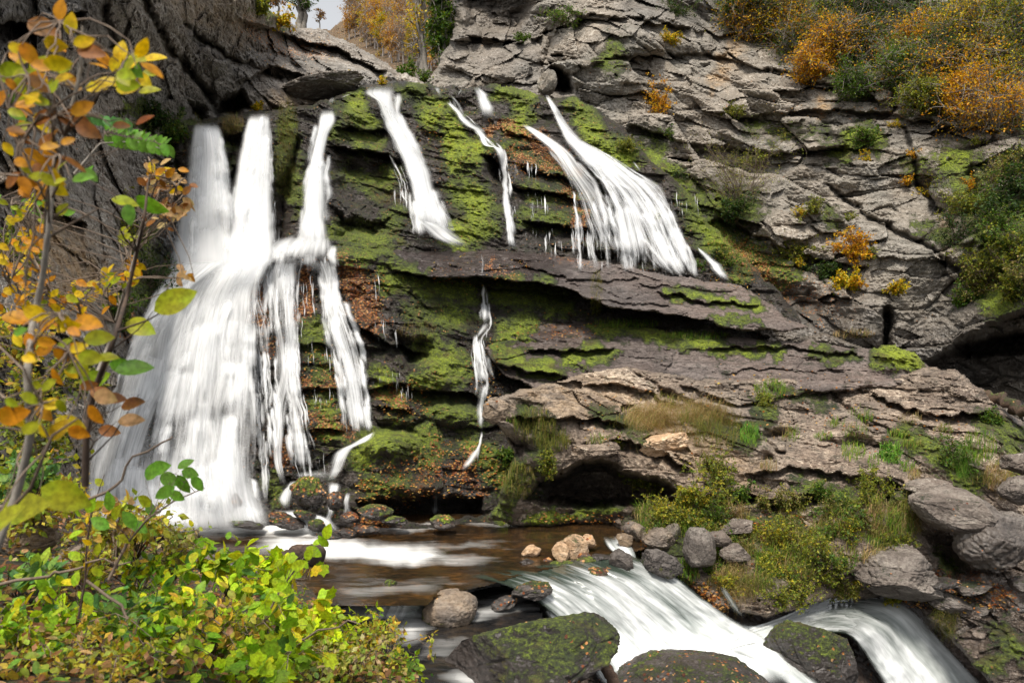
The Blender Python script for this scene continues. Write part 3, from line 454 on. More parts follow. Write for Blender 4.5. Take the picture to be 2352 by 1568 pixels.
def petals(Lp, Rp, n, y0, y1, w, ln, den, seed, j, off=(.15, .5), spread=.5, streak=7, u=(.03, .97), **k):
    """many short overlapping veils tumbling from ledge to ledge between a left and a right bounding line"""
    r = np.random.default_rng(seed); Lp = np.array(Lp, float); Rp = np.array(Rp, float)
    for i in range(n):
        ya = r.uniform(y0, y1); l = r.uniform(*ln); yb = min(ya + l, max(Lp[-1, 1], Rp[-1, 1])); ww = r.uniform(*w); u0 = r.uniform(*u); dr = r.normal() * .03
        if yb - ya < 24: continue
        ds = float(samp(DM, np.interp(ya, Rp[:, 1], Rp[:, 0]) * u0 + np.interp(ya, Lp[:, 1], Lp[:, 0]) * (1 - u0), ya)); rows = []
        for q in np.linspace(0, 1, 5):
            y = ya + (yb - ya) * q; xl = np.interp(y, Lp[:, 1], Lp[:, 0]); xr = np.interp(y, Rp[:, 1], Rp[:, 0]); uc = np.clip(u0 + dr * q, .02, .98); c = xl + (xr - xl) * uc; h = ww * .5 * (.7 + spread * q); rows.append((max(xl - 6, c - h), y + r.normal() * 1.5, min(xr + 6, c + h), y + r.normal() * 1.5))
        dd = r.uniform(*den); ribbon(rows, join=j, off=r.uniform(*off), bulge=.12 + ww / 400, streak=streak, dens=[dd * 1.15, dd * 1.05, dd * .9, dd * .75, dd * .6], veil=False, vs=110, **k)
# ---- the falls
j = []
ribbon([(440, 280, 508, 282), (434, 320, 520, 330), (426, 370, 528, 370), (412, 440, 538, 440), (396, 520, 545, 520), (384, 600, 560, 600), (374, 650, 580, 640)], 1.4, join=j, off=.5, bulge=.35, soft=.3)
ribbon([(455, 285, 490, 285), (450, 340, 505, 340), (440, 450, 510, 450), (430, 560, 520, 560)], .8, join=j, off=.75)
ribbon([(372, 640, 600, 600), (330, 720, 520, 700), (290, 790, 455, 780), (262, 870, 420, 860), (235, 950, 375, 950), (205, 1040, 340, 1060), (190, 1130, 330, 1160), (200, 1210, 360, 1240)], .72, join=j, off=.3, bulge=.3, vs=260)
ribbon([(470, 610, 640, 590), (440, 660, 600, 640), (520, 720, 590, 690), (470, 790, 590, 780), (430, 850, 600, 860), (400, 920, 600, 940), (370, 1000, 605, 1020), (350, 1080, 608, 1090), (330, 1160, 620, 1160), (330, 1220, 640, 1215)], 1.0, join=j, off=.25, bulge=.35, dens=[1.0, .8, .55, .7, .6, .5, .5, .65, .9, 1.1], vs=260)
ribbon([(480, 790, 600, 770), (470, 860, 590, 850), (455, 940, 600, 940), (440, 1010, 600, 1020), (420, 1090, 600, 1090), (400, 1160, 610, 1150)], .4, join=j, off=.45, bulge=.3, vs=260)
ribbon([(390, 600, 560, 590), (370, 650, 480, 640), (330, 720, 420, 700), (300, 780, 400, 770)], .9, join=j, off=.6, bulge=.3)
ribbon([(330, 1150, 620, 1140), (300, 1185, 640, 1180), (310, 1235, 660, 1225)], dens=[0, .9, 1.4], join=j, off=.5, bulge=.3)
ribbon([(395, 520, 640, 530), (378, 610, 645, 600), (340, 680, 610, 660), (300, 760, 600, 740), (280, 840, 600, 820), (260, 920, 600, 900)], .55, join=j, off=.55, bulge=.2)
ribbon([(330, 760, 610, 760), (270, 880, 612, 900), (230, 1000, 616, 1020), (210, 1120, 620, 1120), (260, 1225, 640, 1222)], .4, join=j, off=.15, bulge=.2, streak=14)
ribbon([(300, 960, 600, 960), (270, 1050, 612, 1050), (270, 1150, 630, 1150), (300, 1225, 650, 1222)], .75, join=j, off=.4, bulge=.2, streak=14, dens=[.3, .5, .95, 1.3])
LA_ = [(388, 560), (372, 640), (330, 720), (290, 790), (262, 870), (235, 950), (205, 1040), (190, 1130), (200, 1235)]; RA_ = [(560, 560), (640, 600), (600, 660), (590, 750), (595, 860), (602, 960), (608, 1080), (625, 1170), (640, 1230)]
petals(LA_, RA_, 46, 580, 1120, (50, 130), (120, 300), (.45, .8), 11, j, (.3, .7), streak=9)
petals(LA_, RA_, 40, 640, 1180, (18, 60), (60, 160), (.5, .95), 12, j, (.45, .8), streak=7)
petals([(440, 285), (412, 440), (384, 620)], [(508, 285), (538, 440), (560, 620)], 12, 300, 520, (25, 60), (90, 180), (.5, .8), 13, j, (.6, .9))
wmesh(j, 'waterfall', 'far left fall dropping sheer then fanning out into the widest white apron', M_soft)
j = []
ribbon([(566, 262, 626, 258), (555, 300, 628, 300), (540, 370, 630, 370), (526, 450, 634, 450), (512, 520, 638, 520), (492, 585, 640, 582), (470, 680, 600, 670)], 1.2, join=j, off=.5, bulge=.35, soft=.3)
ribbon([(590, 262, 615, 260), (575, 340, 615, 340), (560, 450, 615, 450), (545, 560, 620, 560)], .8, join=j, off=.75)
ribbon([(520, 470, 545, 470), (500, 560, 545, 560), (470, 620, 545, 610)], .5, join=j, off=.3)
petals([(566, 270), (530, 450), (500, 585)], [(626, 270), (632, 450), (648, 582)], 14, 290, 500, (20, 60), (80, 170), (.5, .85), 52, j, (.55, .9), streak=7)
wmesh(j, 'waterfall', 'second fall from the left, a straight white column between two grassy rocks', M_soft)
j = []
ribbon([(756, 224, 772, 222), (745, 242, 768, 244)], .9, join=j)
ribbon([(732, 250, 772, 246), (724, 280, 778, 278), (722, 310, 760, 310), (706, 370, 750, 370), (692, 440, 752, 440), (680, 500, 756, 500), (664, 560, 770, 560), (650, 585, 780, 580)], 1.0, join=j, off=.45, bulge=.3)
ribbon([(640, 535, 772, 535), (600, 562, 780, 560), (570, 590, 786, 584), (560, 625, 788, 615)], dens=[.6, .9, .8, .4], join=j, off=.35, soft=.35)
petals([(600, 560), (580, 640)], [(780, 560), (790, 640)], 16, 560, 600, (20, 60), (30, 80), (.5, .9), 53, j, (.3, .5), streak=6)
petals([(728, 260), (700, 400), (662, 575)], [(772, 260), (755, 400), (775, 578)], 18, 280, 500, (14, 50), (60, 160), (.5, .9), 51, j, (.4, .7), streak=6)
wmesh(j, 'waterfall', 'third fall from the left, spreading to a white skirt on the broad shelf', M_soft)
j = []
for r, dn in (([(600, 590, 700, 588), (590, 620, 690, 620), (600, 700, 690, 700), (620, 780, 690, 780), (625, 860, 690, 860), (618, 930, 670, 930), (620, 1000, 660, 1000), (622, 1060, 655, 1060), (640, 1120, 668, 1115)], .62),
              ([(620, 600, 690, 595), (635, 680, 690, 680), (640, 780, 692, 780), (650, 870, 690, 870), (655, 950, 700, 950), (662, 1020, 715, 1020), (668, 1080, 720, 1085)], .72),
              ([(700, 592, 775, 585), (725, 640, 782, 640), (735, 700, 792, 700), (742, 750, 815, 755), (755, 820, 838, 820), (775, 890, 845, 890), (785, 940, 850, 940), (792, 1000, 862, 1000)], .6),
              ([(740, 600, 770, 600), (740, 690, 790, 690), (752, 760, 800, 760), (775, 840, 830, 840), (790, 930, 845, 930), (800, 998, 855, 998)], .7),
              ([(650, 740, 685, 740), (640, 800, 690, 800), (645, 880, 690, 880)], .7), ([(588, 600, 640, 600), (565, 680, 610, 680), (560, 740, 640, 740), (590, 840, 630, 840)], .45), ([(690, 960, 708, 960), (715, 1020, 728, 1020), (718, 1085, 735, 1085)], .5),
              ([(575, 840, 610, 840), (570, 940, 610, 940), (590, 1060, 615, 1060), (600, 1160, 625, 1160)], .6)):
    ribbon(r, dn, join=j, off=.12, bulge=.12, streak=6)
petals([(592, 572), (590, 760), (600, 860), (605, 960), (612, 1060), (630, 1120)], [(700, 572), (692, 700), (692, 860), (720, 1000), (735, 1090), (740, 1110)], 58, 574, 1050, (7, 24), (50, 150), (.55, 1.0), 21, j, (.08, .3), streak=5)
petals([(715, 572), (728, 650), (742, 760), (775, 880), (792, 1000)], [(782, 572), (795, 690), (830, 780), (850, 880), (865, 1000)], 52, 574, 930, (9, 34), (50, 150), (.6, 1.0), 22, j, (.08, .3), streak=5)
petals([(560, 610), (545, 760), (590, 900), (600, 1150)], [(640, 610), (620, 760), (625, 900), (625, 1150)], 30, 610, 1050, (6, 18), (50, 140), (.4, .8), 23, j, (.08, .3), streak=5)
ribbon([(840, 1000, 868, 985), (800, 1020, 860, 1006), (765, 1040, 815, 1030), (750, 1085, 790, 1080), (740, 1105, 775, 1105)], .95, join=j, off=.2)
ribbon([(668, 1085, 750, 1075), (670, 1105, 800, 1105)], 1.0, join=j, off=.2)
ribbon([(662, 1105, 700, 1100), (640, 1140, 676, 1130), (640, 1172, 668, 1170)], .95, join=j, off=.25)
ribbon([(745, 1105, 790, 1108), (752, 1150, 775, 1145), (735, 1200, 768, 1195), (715, 1225, 760, 1222)], .95, join=j, off=.25)
ribbon([(792, 1130, 810, 1130), (788, 1160, 806, 1160), (780, 1185, 815, 1185), (786, 1215, 800, 1215)], .7, join=j, off=.12)
ribbon([(620, 1172, 700, 1168), (660, 1200, 770, 1195), (690, 1240, 800, 1225)], 1.2, join=j, off=.5)
wmesh(j, 'waterfall', 'broken white strands running down the rusty stepped rock under the broad shelf', None)
j = []
ribbon([(832, 198, 922, 192), (822, 212, 920, 215), (858, 232, 912, 238), (872, 262, 918, 262), (888, 300, 935, 300), (905, 345, 962, 345), (925, 390, 992, 385), (938, 440, 1006, 440), (948, 490, 1020, 490), (956, 535, 1042, 535)], 1.0, join=j, off=.3, bulge=.3)
ribbon([(850, 215, 910, 215), (880, 262, 914, 260), (900, 320, 940, 318), (930, 400, 978, 398), (950, 480, 1000, 480)], .75, join=j, off=.5)
ribbon([(942, 500, 975, 505), (960, 520, 1030, 520), (985, 545, 1065, 545), (1040, 572, 1100, 568)], .85, join=j, off=.25)
ribbon([(770, 228, 800, 222), (800, 215, 832, 205)], .5, join=j)
petals([(830, 200), (870, 262), (905, 345), (938, 440), (946, 545)], [(922, 200), (920, 262), (968, 345), (1012, 440), (1050, 548)], 34, 205, 480, (14, 44), (70, 190), (.5, .95), 41, j, (.3, .55), streak=6)
petals([(870, 330), (905, 400), (925, 480), (940, 540)], [(975, 350), (1010, 420), (1030, 480), (1060, 550)], 16, 350, 480, (5, 12), (50, 120), (.5, .9), 42, j, (.1, .25), streak=4)
wmesh(j, 'waterfall', 'tallest middle fall starting at the highest lip and curling right onto the wet slab', M_soft)
j = []
ribbon([(996, 200, 1010, 198), (1010, 225, 1016, 225)], .9, join=j)
ribbon([(1024, 235, 1040, 232), (1046, 262, 1066, 262), (1060, 285, 1092, 285), (1090, 305, 1118, 305), (1105, 332, 1125, 330), (1135, 342, 1160, 345), (1148, 380, 1168, 380), (1150, 440, 1172, 440), (1156, 490, 1180, 490), (1160, 540, 1182, 540), (1160, 572, 1196, 574)], .98, join=j, off=.2, streak=5)
ribbon([(1058, 200, 1068, 200), (1040, 232, 1048, 232)], .5, join=j)
petals([(1010, 200), (1046, 262), (1090, 305), (1135, 342), (1146, 400), (1154, 490), (1158, 572)], [(1024, 200), (1068, 262), (1120, 305), (1164, 342), (1176, 400), (1186, 490), (1200, 572)], 26, 215, 520, (5, 16), (30, 80), (.6, 1), 61, j, (.1, .25), streak=4)
wmesh(j, 'waterfall', 'thin stepped trickle slipping down the dark rock right of the middle fall', None)
j = []
ribbon([(1082, 202, 1108, 198), (1092, 225, 1126, 225), (1098, 255, 1140, 250), (1096, 272, 1150, 272)], 1.0, join=j, off=.25)
wmesh(j, 'waterfall', 'short white spout on the crest between mossy boulders', M_soft)
j = []
ribbon([(1248, 218, 1262, 218), (1262, 250, 1285, 250), (1278, 290, 1312, 290), (1292, 322, 1340, 320), (1318, 360, 1385, 352), (1345, 395, 1430, 385)], 1.0, join=j, off=.4, bulge=.3)
ribbon([(1192, 286, 1206, 283), (1225, 315, 1262, 312), (1262, 350, 1310, 345), (1292, 400, 1350, 395), (1315, 450, 1400, 450), (1330, 510, 1440, 510), (1350, 560, 1470, 565), (1365, 602, 1490, 612)], join=j, off=.2, bulge=.2, dens=[1, 1, .9, .7, .58, .5, .45, .42], streak=6)
ribbon([(1290, 320, 1335, 318), (1320, 350, 1385, 345), (1360, 395, 1450, 385), (1395, 440, 1510, 430), (1420, 490, 1550, 480), (1450, 550, 1575, 540), (1490, 615, 1600, 610), (1540, 632, 1604, 640)], join=j, off=.25, bulge=.25, dens=[1, 1, .85, .66, .56, .5, .52, .55], streak=6)
ribbon([(1420, 400, 1470, 392), (1470, 440, 1535, 432), (1510, 500, 1560, 495), (1540, 560, 1582, 560), (1565, 620, 1602, 625)], .7, join=j, off=.4, streak=7)
ribbon([(1310, 340, 1340, 338), (1350, 390, 1390, 385), (1390, 450, 1430, 450), (1415, 520, 1470, 520)], .6, join=j, off=.4, streak=7)
ribbon([(1395, 465, 1470, 462), (1400, 530, 1500, 530), (1410, 600, 1520, 605)], .75, join=j, off=.4, streak=6)
ribbon([(1450, 370, 1458, 370), (1468, 400, 1482, 400)], .7, join=j)
ribbon([(1308, 480, 1345, 480), (1312, 590, 1360, 592)], .5, join=j, off=.3, streak=4)
petals([(1225, 315), (1262, 350), (1300, 410), (1310, 480), (1320, 600)], [(1300, 310), (1400, 350), (1500, 420), (1560, 500), (1602, 632)], 50, 330, 540, (7, 26), (70, 240), (.5, .95), 31, j, (.15, .5), streak=5)
petals([(1290, 320), (1340, 380), (1400, 450), (1480, 560), (1540, 632)], [(1335, 318), (1450, 385), (1530, 450), (1580, 540), (1604, 640)], 18, 330, 560, (12, 36), (80, 240), (.6, 1.0), 32, j, (.3, .6), streak=6)
ribbon([(1210, 320, 1300, 318), (1270, 400, 1420, 390), (1300, 480, 1520, 470), (1310, 560, 1590, 560), (1320, 615, 1600, 625)], .16, join=j, off=.15, streak=5, veil=False)
wmesh(j, 'waterfall', 'wide right-hand fall, two streams joining and fanning down in combed white threads', None)
ribbon([(1597, 566, 1606, 566), (1612, 588, 1632, 586), (1632, 615, 1660, 612), (1652, 642, 1690, 648)], 1.05, off=.2, label='small white chute slanting down right of the wide right-hand fall')
j = []
ribbon([(1106, 655, 1116, 655), (1106, 700, 1122, 700), (1106, 746, 1128, 746)], .95, join=j, streak=5)
ribbon([(1086, 768, 1098, 766), (1082, 800, 1110, 800), (1092, 850, 1122, 850), (1096, 880, 1132, 880)], .9, join=j, streak=5)
ribbon([(1096, 880, 1132, 880), (1094, 920, 1118, 920), (1096, 990, 1114, 990)], .8, join=j, streak=5)
ribbon([(1103, 990, 1112, 990), (1092, 1030, 1106, 1030), (1070, 1050, 1096, 1052), (1054, 1080, 1068, 1085)], .95, join=j, streak=5)
ribbon([(1098, 1030, 1106, 1030), (1092, 1070, 1100, 1070)], .6, join=j, streak=5)
ribbon([(1100, 575, 1112, 575), (1100, 620, 1118, 620), (1104, 655, 1118, 655)], .3, join=j, streak=5)
ribbon([(1104, 740, 1128, 740), (1094, 760, 1116, 760), (1084, 780, 1102, 780)], .9, join=j, off=.3)
petals([(1100, 655), (1100, 746), (1080, 780), (1088, 880), (1090, 965)], [(1122, 655), (1132, 746), (1112, 780), (1136, 880), (1124, 965)], 30, 660, 930, (5, 16), (30, 80), (.6, 1), 62, j, (.1, .25), streak=4)
wmesh(j, 'waterfall', 'narrow trickle dropping in short steps from the brown slab to the pool', None)
ribbon([(992, 1124, 1008, 1122), (990, 1150, 1010, 1150), (988, 1195, 1010, 1195)], .75, off=-.3, streak=4, label='little spout falling off a dark overhang onto a leafy rock in the pool')
# threads of dripping water under the ledges
j = []; rg_ = np.random.default_rng(5)
for (x0, x1, y0, h0, h1, n) in ((1175, 1400, 520, 20, 55, 26), (1310, 1560, 520, 40, 90, 60), (1180, 1240, 380, 20, 60, 12), (1195, 1260, 450, 20, 70, 14), (705, 800, 800, 10, 45, 26), (715, 790, 905, 12, 50, 20), (600, 700, 720, 20, 70, 22), (845, 910, 740, 20, 60, 10), (850, 930, 860, 10, 40, 22), (680, 760, 1060, 15, 40, 16), (920, 945, 890, 20, 40, 8), (625, 720, 640, 30, 90, 18), (1400, 1600, 440, 20, 60, 30), (620, 640, 470, 30, 80, 6), (1325, 1420, 440, 15, 40, 14), (860, 870, 640, 40, 60, 3), (1790, 1840, 700, 8, 24, 8), (900, 960, 430, 20, 70, 8)):
    for _ in range(n):
        x = rg_.uniform(x0, x1); y = y0 + rg_.uniform(-14, 14) + (x - x0) * (.12 if x0 > 1150 and x0 < 1700 else 0); h = rg_.uniform(h0, h1); w = rg_.uniform(1.0, 2.4); y += rg_.normal() * 8
        ribbon([(x, y, x + w, y), (x + h * .04, y + h, x + w + h * .06, y + h)], rg_.uniform(.45, .8), off=.2, bulge=.02, join=j, soft=.3, step=8, streak=3)
wmesh(j, 'dripping_water', 'fine threads of water dripping from the mossy ledges', None)
# ---- pools: level sheets
def pool_mat(c1=(.010, .008, .006), c2=(.032, .018, .008), c3=(.095, .045, .014)):
    m = N('pool_water'); P = m.n('ShaderNodeNewGeometry').outputs['Position']; fo = m.attr('foam').outputs['Fac']
    n1 = m.noise(m.map(P, rot=(0, 0, rad(-12)), sc=(.35, 2.2, 1)), 1.2, 6, .6, .6); n2 = m.noise(P, 1.1, 4, .6); n3 = m.noise(m.map(P, sc=(1, 1.6, 1)), 5, 4, .6)
    base = m.ramp(m.math('ADD', m.math('MULTIPLY', n2, .5), m.math('MULTIPLY', n3, .5)), [(.38, c1), (.52, c2), (.66, c3)])
    a = m.mr(m.math('ADD', fo, m.math('MULTIPLY', m.math('SUBTRACT', n1, .5), 1.1)), .3, 1.25)
    a2 = m.mr(m.math('ADD', fo, m.math('MULTIPLY', m.math('SUBTRACT', n1, .5), .9)), .12, .5, 0, .22)
    c = m.mix(m.math('MAXIMUM', a, a2), base, (.86, .86, .84))
    bp = m.n('ShaderNodeBump', {'Strength': .35, 'Distance': .05, 'Height': m.math('ADD', n1, m.math('MULTIPLY', n3, .3))})
    b = m.n('ShaderNodeBsdfPrincipled', {'Base Color': c, 'Roughness': m.mr(a, 0, 1, .13, .6), 'Normal': bp.outputs[0]})
    m.t.links.new(b.outputs[0], m.out.inputs[0]); return m.m
M_pool = pool_mat()
def level(label, poly, z, foam, seed, amp=.015):
    pa = np.array(poly, float); X, Y = np.meshgrid(np.arange(pa[:, 0].min(), pa[:, 0].max(), 5), np.arange(pa[:, 1].min(), pa[:, 1].max(), 2.5)); sh = X.shape
    X = X.ravel().astype(F); Y = Y.ravel().astype(F); D = (EYE - z) / ((Y - CH) / FP); V = W(X, Y, D)
    V[:, 2] += amp * fbm(np.stack([V[:, 0] * .8, V[:, 1] * 2, 0 * X], -1), 3, seed)
    fo = np.zeros(len(X), F); wx, wy = warp(X, Y, 60, 8, seed)
    for rx, ry, s, pts in foam:
        k = rx / ry; d = segdist(wx, wy * k, [(a, b * k) for a, b in pts]); fo = np.maximum(fo, s * (1 - sst(.0, 1.5 * rx, d)))
    K = inside(X, Y, poly).reshape(sh); ix = np.arange(len(X)).reshape(sh); f = K[:-1, :-1] & K[1:, 1:] & K[1:, :-1] & K[:-1, 1:]
    q = np.stack([ix[:-1, :-1][f], ix[1:, :-1][f], ix[1:, 1:][f], ix[:-1, 1:][f]], -1)
    u = np.zeros(len(X), bool); u[q.ravel()] = True; rm = np.cumsum(u) - 1
    o = mk('pool_water', V[u], [rm[q]], M_pool, attrs={'foam': fo[u]}); o['kind'] = 'structure'; o['label'] = label
level('dark brown pool at the foot of the falls with a white current crossing it', [(180, 1180), (1500, 1180), (1480, 1262), (1300, 1300), (1210, 1318), (1120, 1345), (1000, 1372), (985, 1390), (800, 1392), (180, 1400)], 0,
      [(60, 22, 1.3, [(300, 1200), (700, 1215)]), (70, 26, 1.25, [(660, 1250), (800, 1262), (950, 1275)]), (90, 14, .6, [(900, 1275), (1050, 1285)]), (80, 10, .35, [(900, 1258), (1100, 1250)]), (60, 7, .7, [(820, 1225), (950, 1212)]), (40, 5, .7, [(870, 1205), (980, 1203)]), (90, 12, .25, [(850, 1340), (1000, 1335)]), (60, 14, .4, [(820, 1360), (960, 1350)]), (40, 6, .45, [(1100, 1205), (1160, 1203)])], 3)
M_pool = pool_mat((.006, .007, .008), (.014, .013, .013), (.035, .026, .018))
level('dark lower pool spilling past the boulders at the bottom of the picture', [(560, 1378), (1010, 1372), (1130, 1345), (1230, 1330), (1240, 1392), (1260, 1440), (1260, 1500), (1240, 1560), (1240, 1660), (560, 1660)], -.5,
      [(60, 22, 1.1, [(830, 1402), (960, 1400)]), (40, 30, .8, [(960, 1410), (940, 1450)]), (60, 14, .6, [(1060, 1420), (1180, 1390)]), (50, 14, .7, [(1060, 1550), (1110, 1568)]), (60, 10, .35, [(1000, 1500), (1040, 1470)]), (50, 14, .5, [(1130, 1380), (1230, 1360)])], 6, .03)
def zrib(rows, **k): ribbon(rows, z=True, mat=M_rapid, **k)
j = []
zrib([(1060, 1322, .01, 1440, 1262, .01), (1150, 1342, -.02, 1490, 1290, -.05), (1220, 1376, -.22, 1560, 1325, -.3), (1285, 1430, -.62, 1625, 1375, -.75), (1345, 1500, -1.15, 1695, 1425, -1.3), (1400, 1575, -1.5, 1760, 1460, -1.45), (1440, 1660, -1.6, 1850, 1560, -1.5)], join=j, dens=[.12, .36, .55, .62, .82, 1.0, 1.1], streak=22, bulge=.10, soft=.06)
zrib([(1690, 1420, -1.38, 1500, 1660, -1.5), (1745, 1432, -1.42, 1660, 1500, -1.48), (1810, 1408, -1.45, 1740, 1476, -1.45), (1880, 1378, -1.45, 1830, 1460, -1.45), (1950, 1364, -1.5, 1925, 1450, -1.5), (2010, 1374, -1.6, 1985, 1466, -1.65)], join=j, dens=[1.0, .95, .85, .65, .5, .5], streak=20, bulge=.08, soft=.08)
zrib([(1850, 1462, -1.44, 1845, 1392, -1.43), (1905, 1455, -1.46, 1900, 1368, -1.45), (1950, 1462, -1.6, 2000, 1366, -1.5), (1975, 1490, -1.95, 2085, 1388, -1.6), (2000, 1530, -2.4, 2140, 1440, -2.1), (2030, 1575, -2.9, 2200, 1505, -2.7), (2060, 1660, -3.6, 2290, 1600, -3.6)], join=j, dens=[.6, .45, .55, .7, .8, .9, 1.0], streak=22, bulge=.10, soft=.10)
zrib([(1660, 1490, -1.45, 1760, 1465, -1.43), (1740, 1530, -1.6, 1810, 1500, -1.55), (1830, 1600, -1.9, 1890, 1570, -1.85), (1900, 1670, -2.2, 1960, 1640, -2.1)], join=j, den=.9, streak=18)
zrib([(1240, 1398, -.5, 1285, 1390, -.4), (1290, 1460, -.85, 1350, 1440, -.75), (1350, 1530, -1.15, 1410, 1500, -1.1), (1400, 1600, -1.4, 1440, 1570, -1.35)], join=j, den=.9, streak=14)
zrib([(1378, 1232, .06, 1432, 1228, .06), (1398, 1262, .03, 1455, 1256, .03), (1432, 1285, .0, 1462, 1276, 0), (1436, 1318, -.15, 1464, 1314, -.15), (1400, 1345, -.3, 1500, 1335, -.35)], join=j, dens=[.5, .85, .7, .8, .8], streak=8, soft=.2)
zrib([(985, 1372, -.02, 820, 1388, -.02), (985, 1388, -.1, 820, 1396, -.1), (975, 1408, -.42, 815, 1412, -.42), (960, 1440, -.47, 820, 1436, -.47)], join=j, dens=[.3, .5, .9, .8], streak=9, bulge=.03)
zrib([(1650, 1345, -.2, 1662, 1342, -.2), (1672, 1385, -.8, 1690, 1380, -.8), (1700, 1425, -1.3, 1722, 1420, -1.3)], join=j, den=.75, streak=5)
wmesh(j, 'rapids', 'white and green rapids pouring from the pool and over the lip at the bottom right', M_rapid)
# ---------------------------------------------------------------- boulders
def ico(sub):
    t = (1 + 5 ** .5) / 2
    V = [(-1, t, 0), (1, t, 0), (-1, -t, 0), (1, -t, 0), (0, -1, t), (0, 1, t), (0, -1, -t), (0, 1, -t), (t, 0, -1), (t, 0, 1), (-t, 0, -1), (-t, 0, 1)]
    Fc = [(0, 11, 5), (0, 5, 1), (0, 1, 7), (0, 7, 10), (0, 10, 11), (1, 5, 9), (5, 11, 4), (11, 10, 2), (10, 7, 6), (7, 1, 8), (3, 9, 4), (3, 4, 2), (3, 2, 6), (3, 6, 8), (3, 8, 9), (4, 9, 5), (2, 4, 11), (6, 2, 10), (8, 6, 7), (9, 8, 1)]
    V = np.array(V, float); V /= np.linalg.norm(V, axis=1)[:, None]; Fc = np.array(Fc)
    for _ in range(sub):
        E = np.sort(np.concatenate([Fc[:, [0, 1]], Fc[:, [1, 2]], Fc[:, [2, 0]]]), 1); U, inv = np.unique(E, axis=0, return_inverse=True); inv = inv.ravel()
        M = V[U].mean(1); M /= np.linalg.norm(M, axis=1)[:, None]; n = len(V); f = len(Fc); a, b, c = inv[:f] + n, inv[f:2 * f] + n, inv[2 * f:] + n
        V = np.concatenate([V, M]); Fc = np.concatenate([np.stack([Fc[:, 0], a, c], 1), np.stack([Fc[:, 1], b, a], 1), np.stack([Fc[:, 2], c, b], 1), np.stack([a, b, c], 1)])
    return V, Fc
ICO = {k: ico(k) for k in (3, 4, 5, 6)}
def boulder(x, y, rx, ry, zb=None, rot=0, seed=0, mat=None, m=0, mw='top', o=0, w=0, t=0, label='', cat='boulder', group=None, d=None, nf=9, ky=.9, cut=.68, rough=.13, name='boulder', lay=0.0):
    """a rock covering about rx, ry pixels round (x, y); zb is the height its foot stands at"""
    if d is None: d = (EYE - zb) / ((y + ry * .75 - CH) / FP) + rx / FP * 12
    c = W(x, y, d); a, b = rx / FP * d, ry / FP * d; sz = max(rx, ry); V, Fc = ICO[6 if sz > 90 else 5 if sz > 35 else 4 if sz > 14 else 3]
    r = np.random.default_rng(seed + 100); P = V.astype(F).copy()
    for k in range(nf):
        n = r.normal(size=3); n[1] -= .3; n /= np.linalg.norm(n); h = r.uniform(cut, .95); e = P @ n.astype(F); P -= np.maximum(e - h, 0)[:, None] * n.astype(F) * .93
    P /= np.abs(P).max(0)
    q = P * F(1.0) + seed * 2.3; P *= (1 + rough * fbm(q * 1.6, 3, seed) + rough * .35 * fbm(q * 6, 3, seed + 3, True) - rough * .5 * np.exp(-((lambda z: z[1] - z[0])(voro(q * 1.7, seed)) / .05) ** 2))[:, None]
    if lay: P *= (1 + lay * np.sin(P[:, 2] * 9 + 3 * fbm(q, 2, 5)))[:, None]
    cs, sn = math.cos(rad(rot)), math.sin(rad(rot)); X = P[:, 0] * a; Z = P[:, 2] * b; Y = P[:, 1] * max(a, b) * ky
    G = np.stack([X * cs - Z * sn, Y, X * sn + Z * cs], -1); hz = P[:, 2] if not rot else (X * sn + Z * cs) / max(a, b)
    rg = fbm(q * 1.5, 3, seed + 9) * .5; pt = np.zeros((len(P), 4), F); sel = {'top': sst(-.3, .6, hz + rg), 'low': sst(.5, -.4, hz + rg) * 1.0, 'all': 1 + 0 * hz, 'left': sst(.3, -.5, P[:, 0] + rg)}
    pt[:, 0] = m * (1 - sst(.0, 1, 1 - sel[mw])) if mw != 'low' else m * (1 - sst(-.5, .4, hz + rg))
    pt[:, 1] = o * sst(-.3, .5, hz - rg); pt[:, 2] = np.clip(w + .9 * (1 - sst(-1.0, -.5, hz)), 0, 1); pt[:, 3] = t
    G = G * (1 + .05 * pt[:, :1] * fbm(q * 9, 2, 3)[:, None])
    ob = mk(name, G, [Fc], mat or M_out, attrs={'pt': pt}); ob.location = c.tolist(); return tag(ob, label, cat, group)
# ---------------------------------------------------------------- leaves, stems, grass
def leaf_mat(name, tr=.4, rough=.5):
    m = N(name); c = m.attr('col').outputs['Color']; P = m.n('ShaderNodeNewGeometry').outputs['Position']; v = m.noise(P, 70, 4, .6); v2 = m.noise(P, 14, 2, .5)
    c = m.mix(m.mr(v2, .42, .66, 0, .55), c, m.mix(1.0, c, (.75, 1.15, .8), 'MULTIPLY')); c = m.mix(1.0, c, m.mix(m.mr(v, .35, .65), (.62, .58, .5), (1.18, 1.18, 1.1)), 'MULTIPLY')
    d = m.n('ShaderNodeBsdfPrincipled', {'Base Color': c, 'Roughness': rough}); d.inputs['Specular IOR Level'].default_value = .22; t = m.n('ShaderNodeBsdfTranslucent', {'Color': m.mix(1.0, c, (1.3, 1.2, .6), 'MULTIPLY')})
    x = m.n('ShaderNodeMixShader', {0: tr, 1: d.outputs[0], 2: t.outputs[0]}); m.t.links.new(x.outputs[0], m.out.inputs[0]); return m.m
def bark_mat(name, c1, c2):
    m = N(name); P = m.n('ShaderNodeNewGeometry').outputs['Position']; n = m.noise(m.map(P, sc=(1, 1, .25)), 22, 5, .7)
    b = m.n('ShaderNodeBsdfPrincipled', {'Base Color': m.mix(m.mr(n, .35, .65), c1, c2), 'Roughness': .85, 'Normal': m.n('ShaderNodeBump', {'Strength': .6, 'Distance': .01, 'Height': n}).outputs[0]})
    m.t.links.new(b.outputs[0], m.out.inputs[0]); return m.m
M_leaf = leaf_mat('leaves'); M_grass = leaf_mat('grass_blades', .3, .7)
